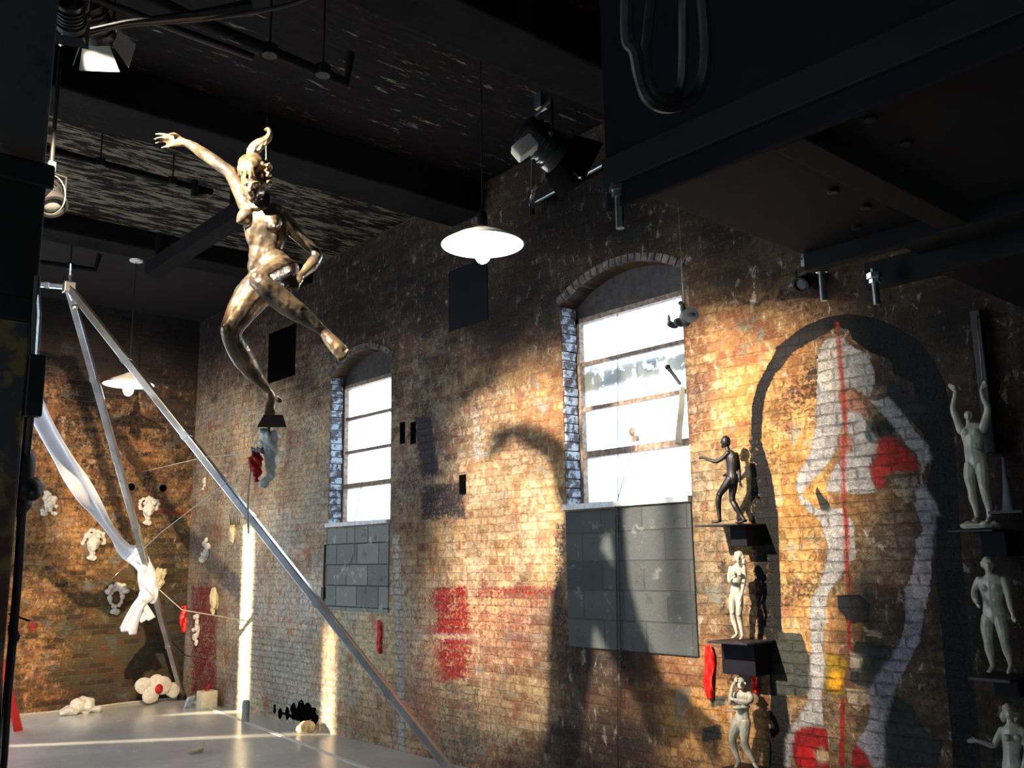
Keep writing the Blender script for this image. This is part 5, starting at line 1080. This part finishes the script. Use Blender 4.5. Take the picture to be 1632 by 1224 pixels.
for x, y, nm in ((209,776,'left'),(260,778,'right')):
    a = el(x, y, .0); m = MB(); m.lathe(a, [(.05,0),(.045,.012),(.02,.02)], 14, np.array([[1,0,0],[0,0,-1],[0,1,0]]).T); tag(m.build('plaster_dot', M['creamplaster'], smooth=True), 'small round pale disc on the end wall, %s of the pair' % nm, 'wall disc')
# red strips of cloth hanging on the walls
def strip(x, y0, y1, w, wall, label, group=None, off=.02, tip=True):
    fn = el if wall == 'e' else wl; n = 7; pts = [fn(x+math.sin(i*1.3)*w*.06, y0+(y1-y0)*i/(n-1), off) for i in range(n)]
    k = depth_of(pts[0])/F; ws = [w*k*(.45+.55*math.sin(math.pi*min(1,(i+.6)/(n-.2)))) for i in range(n)]
    right = np.array([1.,0,0]) if wall == 'e' else np.array([0,-1.,0]); out = np.array([0,-1.,0]) if wall == 'e' else np.array([-1.,0,0])
    m = MB(); P = catmull(pts,4); Wd = [float(q[0]) for q in catmull([np.array([q]) for q in ws],4)]
    v = []; fc = []
    for i, p in enumerate(P):
        for j in range(5): s_ = j/4-.5; v.append(p+right*s_*Wd[i]+out*(.012*math.sin(j*2+i*.4)))
    for i in range(len(P)-1):
        for j in range(4): fc.append((i*5+j,i*5+j+1,(i+1)*5+j+1,(i+1)*5+j))
    m.add(v, fc); o = m.build('red_strip', M['redpaint'], smooth=True); md = o.modifiers.new('t','SOLIDIFY'); md.thickness = .004
    return tag(o, label, 'cloth strip', 'red cloth strips on the walls')
strip(1130,1028,1114,20,'w','bright red cloth strip left of the crossed-arms statuette')
strip(1204,1040,1106,13,'w','red cloth strip right of the crossed-arms statuette')
strip(604,988,1042,11,'w','narrow red cloth strip beside the long pole under the far window')
strip(293,965,1008,13,'e','dark red cloth strip in the far corner of the room')
# black vents and slots
def plate(x0, y0, x1, y1, label, name='wall_vent', mat='void', th=.012):
    a, b_ = wl(x0, y0), wl(x1, y1); c = wl((x0+x1)/2, (y0+y1)/2); m = MB(); m.box((W-th/2+.002, (a[1]+b_[1])/2, c[2]), (th, abs(a[1]-b_[1]), abs(a[2]-b_[2])*.92)); return tag(m.build(name, M[mat], bevel=.002), label, 'wall opening')
o = plate(430,528,470,600,'black covered opening high on the wall behind the statue leg')
o = plate(716,428,778,512,'dark covered opening on the wall below the pendant lamp', mat='navy')
for k, nm in ((0, 'left'), (1, 'right')): a = wl(642+17*k,690); m = MB(); m.box((W-.004, a[1], a[2]), (.012,.075,.21)); tag(m.build('wall_slot', M['void']), '%s one of the two black upright slots close to the far window' % nm, 'wall opening', 'upright slots in the brick')
a = wl(738,772); m = MB(); m.box((W-.004,a[1],a[2]),(.012,.085,.17)); tag(m.build('wall_slot', M['void']), 'lone black upright slot midway between the two windows, lower down', 'wall opening', 'upright slots in the brick')
m = MB()
for x, y, r, h_ in ((438,1130,.035,.05),(447,1136,.05,.06),(458,1137,.05,.07),(468,1134,.06,.09),(480,1133,.09,.12),(490,1137,.11,.11),(500,1141,.10,.09),(474,1141,.09,.06)): m.ell(wl(x,y,.0), (.016,r,h_))
m.box(wl(470,1142,.0), (.012,.55,.03)); tag(m.build('broken_hole', M['void'], remesh=.007, disp=lambda c: .02*mnoise.noise(c*16)), 'ragged black hole broken through the foot of the brick wall', 'hole')
a, b_ = wl(518,868,.02), wl(515,965,.02); m = MB(); m.tube([a,b_], .012, 8); m.box(wl(516,945,.02), (.04,.05,.12)); tag(m.build('wall_conduit', M['black']), 'thin black conduit left of the block panel under the far window', 'conduit')

# ---------------------------------------------------------------- in front of the large window
cord('window_line', [wl(984,500,.03), wl(985,800,.03), wl(991,1120,.03)], .0035, 'wire', 'thin dark cord hanging straight down across the large window', sm=False)
cord('window_line', [wl(1012,700,-.12), wl(981,808,.04), wl(983,960,.03), wl(985,1224,.03)], .0035, 'wire', 'thin dark cord slanting from the window latch down the blocks', sm=False)
cord('window_line', [wl(582,745,-.12), wl(566,826,.04), wl(565,880,.03), wl(556,905,.03)], .003, 'wire', 'thin dark cord at the far window sill', sm=False)
m = MB(); m.box(wl(1013,699,-.12), (.03,.05,.04)); m.tube([wl(1013,699,-.12), wl(1005,686,-.10)], .008, 6); m.ell(wl(1007,688,-.11), (.012,.03,.035)); tag(m.build('window_latch', M['frame']), 'small latch on the lower glazing bar of the large window', 'latch')
root = thing('window_opener', wl(1086,705,.03), 'pale strap and dark handle at the near edge of the large window', 'window opener')
ribbon('strap', [wl(1088,616,.02), wl(1086,650,.03), wl(1083,680,.03), wl(1081,708,.03)], [.035,.045,.045,.05], 'greymetal', 1, .05, root)
m = MB(); m.tube([wl(1064,585,.0), wl(1074,598,.0), wl(1084,612,.0)], .013, 8); m.ell(wl(1064,585,.0), .02); m.build('handle', M['black'], root, smooth=True)
root = thing('hanging_bird', dep(1092,525,5.0), 'pale grey bird-like ornament on a cord before the large window', 'ornament')
m = MB(); c = dep(1092,507,5.0); m.ell(c, (.035,.035,.05)); m.ell(dep(1101,502,4.98), (.03,.012,.045), frame_from(RM[2])); m.ell(dep(1083,514,5.0), (.05,.02,.025)); m.ell(dep(1072,518,5.02), (.05,.015,.02)); m.ell(dep(1066,510,5.02), (.012,.01,.035)); m.ell(dep(1086,484,5.02),(.03,.01,.016)); m.ell(dep(1088,492,5.0),(.02,.015,.03))
m.build('body', M['navycone'], root, remesh=.005, smooth_it=1)
m = MB(); m.lathe(dep(1101,502,4.96), [(.0005,-.004),(.042,-.004),(.042,.004),(.0005,.004)], 20, frame_from(RM[2]+np.array([.4,0,.0]))); m.build('disc', M['greymetal'], root)
c2 = dep(1090,490,5.0); tp = pl(1080,322,2,MZ); tpos = dep(1081,325,5.0); m = MB(); m.tube([c2, (c2[0],c2[1],CEIL)], .003, 5); m.build('cord', M['zinc'], root)

# ---------------------------------------------------------------- things on the floor
def lumps(name, base, spec, mat, vox, label, cat, disp=.01):
    m = MB(); base = np.asarray(base)
    for (dx, dy, z, rx, ry, rz) in spec: m.ell(base+np.array([dx,dy,z]), (rx,ry,rz))
    o = m.build(name, M[mat], remesh=vox, smooth_it=1, disp=lambda c: disp*mnoise.noise(c*14)); return tag(o, label, cat)
def flr(x, y): return fl(x, y)
b0 = flr(131,1138)
lumps('plaster_fragment', b0, [(-.14,0,.06,.12,.08,.05),(-.02,.02,.10,.12,.08,.09),(.06,.0,.08,.09,.08,.10),(.12,-.02,.04,.12,.07,.04),(-.18,-.02,.03,.08,.05,.03)], 'plaster', .01, 'white broken plaster shell lying on the floor below the end wall', 'plaster piece', .03)
b0 = np.array([4.62, 12.05, 0])
b0 = CAM+(fl(250,1106)-CAM)*((12.05-CAM[1])/(fl(250,1106)[1]-CAM[1])); b0[2] = .06
root = thing('plaster_flower', (b0[0],b0[1],0), 'white plaster blossom with a red heart resting by the foot of the rear pole', 'plaster flower')
for k, (dx, dz, r) in enumerate(((-.17,.12,.11),(.06,.10,.12),(.20,.03,.10),(-.08,.0,.11),(-.02,.16,.09))):
    m = MB(); m.ell(b0+np.array([dx,-.02*(k%2),.06+dz]), (r,.035,r*.95), n=16, m=10); m.build('petal', M['plaster'], root, remesh=.01, smooth_it=1, disp=lambda c: .015*mnoise.noise(c*9))
m = MB(); m.ell(b0+np.array([.0,-.06,.13]), (.05,.03,.06)); m.build('flower_heart', M['red'], root)
c0_ = flr(346,1126); c0_[0] = min(c0_[0], W-.18)
m = MB(); m.box((c0_[0],c0_[1],.10), (.20,.16,.20)); o = m.build('carton', M['card'], bevel=.006); tag(o, 'small open cream carton at the foot of the brick wall', 'box')
m = MB(); m.tube([(c0_[0]-.02,c0_[1],.18),(c0_[0]+.03,c0_[1]+.02,.26)], .02, 8); m.build('content', M['red'], o)
m = MB(); m.box((c0_[0]-.17,c0_[1]+.1,.07), (.14,.02,.15), np.array(Euler((.35,0,.5)).to_matrix())); tag(m.build('printed_card', M['bluecard']), 'blue and white printed card leaning left of the cream carton', 'card')
c1 = flr(391,1150); m = MB(); m.lathe((c1[0],c1[1],0), [(.04,0),(.042,.01),(.042,.20),(.03,.225),(.012,.23)], 18); tag(m.build('grey_canister', M['greymetal'], smooth=True), 'slim grey canister standing on the floor in the sun streak', 'canister')
c1 = flr(488,1168); lumps('plaster_block', c1, [(-.05,0,.05,.06,.06,.05),(.04,0,.05,.06,.06,.055),(0,.02,.08,.07,.05,.04)], 'creamplaster', .006, 'cream plaster lump on the floor before the broken holes', 'plaster piece', .01)
c1 = flr(314,1200); lumps('paper_scrap', c1, [(-.04,0,.02,.05,.03,.02),(.03,0,.03,.04,.03,.025),(.06,0,.06,.012,.012,.03)], 'creamplaster', .004, 'small torn white scrap alone on the open floor', 'scrap', .01)
# red board at the left edge
a, b_, c_, d_ = dep(10,1062,8.6), dep(12,1066,8.6), dep(36,1163,8.7), dep(21,1166,8.7)
f1 = fl(29,1166); q = depth_of(f1); a, b_ = dep(8,1058,q-.3), dep(14,1060,q-.3); c_, d_ = dep(36,1163,q), dep(21,1166,q)
m = MB(); m.prism([dep(-4,1045,q-.3), dep(9,1058,q-.3), fl(36,1164), fl(22,1167)], (.02,.05,.0)); o = m.build('red_board', M['redpaint'], bevel=.003); tag(o, 'leaning bright red board leg at the left edge of the floor', 'board')
m = MB(); m.prism([dep(-4,1045,q-.3)+[.0,.06,0], dep(6,1050,q-.3)+[.0,.06,0], fl(20,1150)+[0,.5,0], fl(10,1150)+[0,.5,0]], (.02,.05,0)); m.build('rear_leg', M['navy'], o)
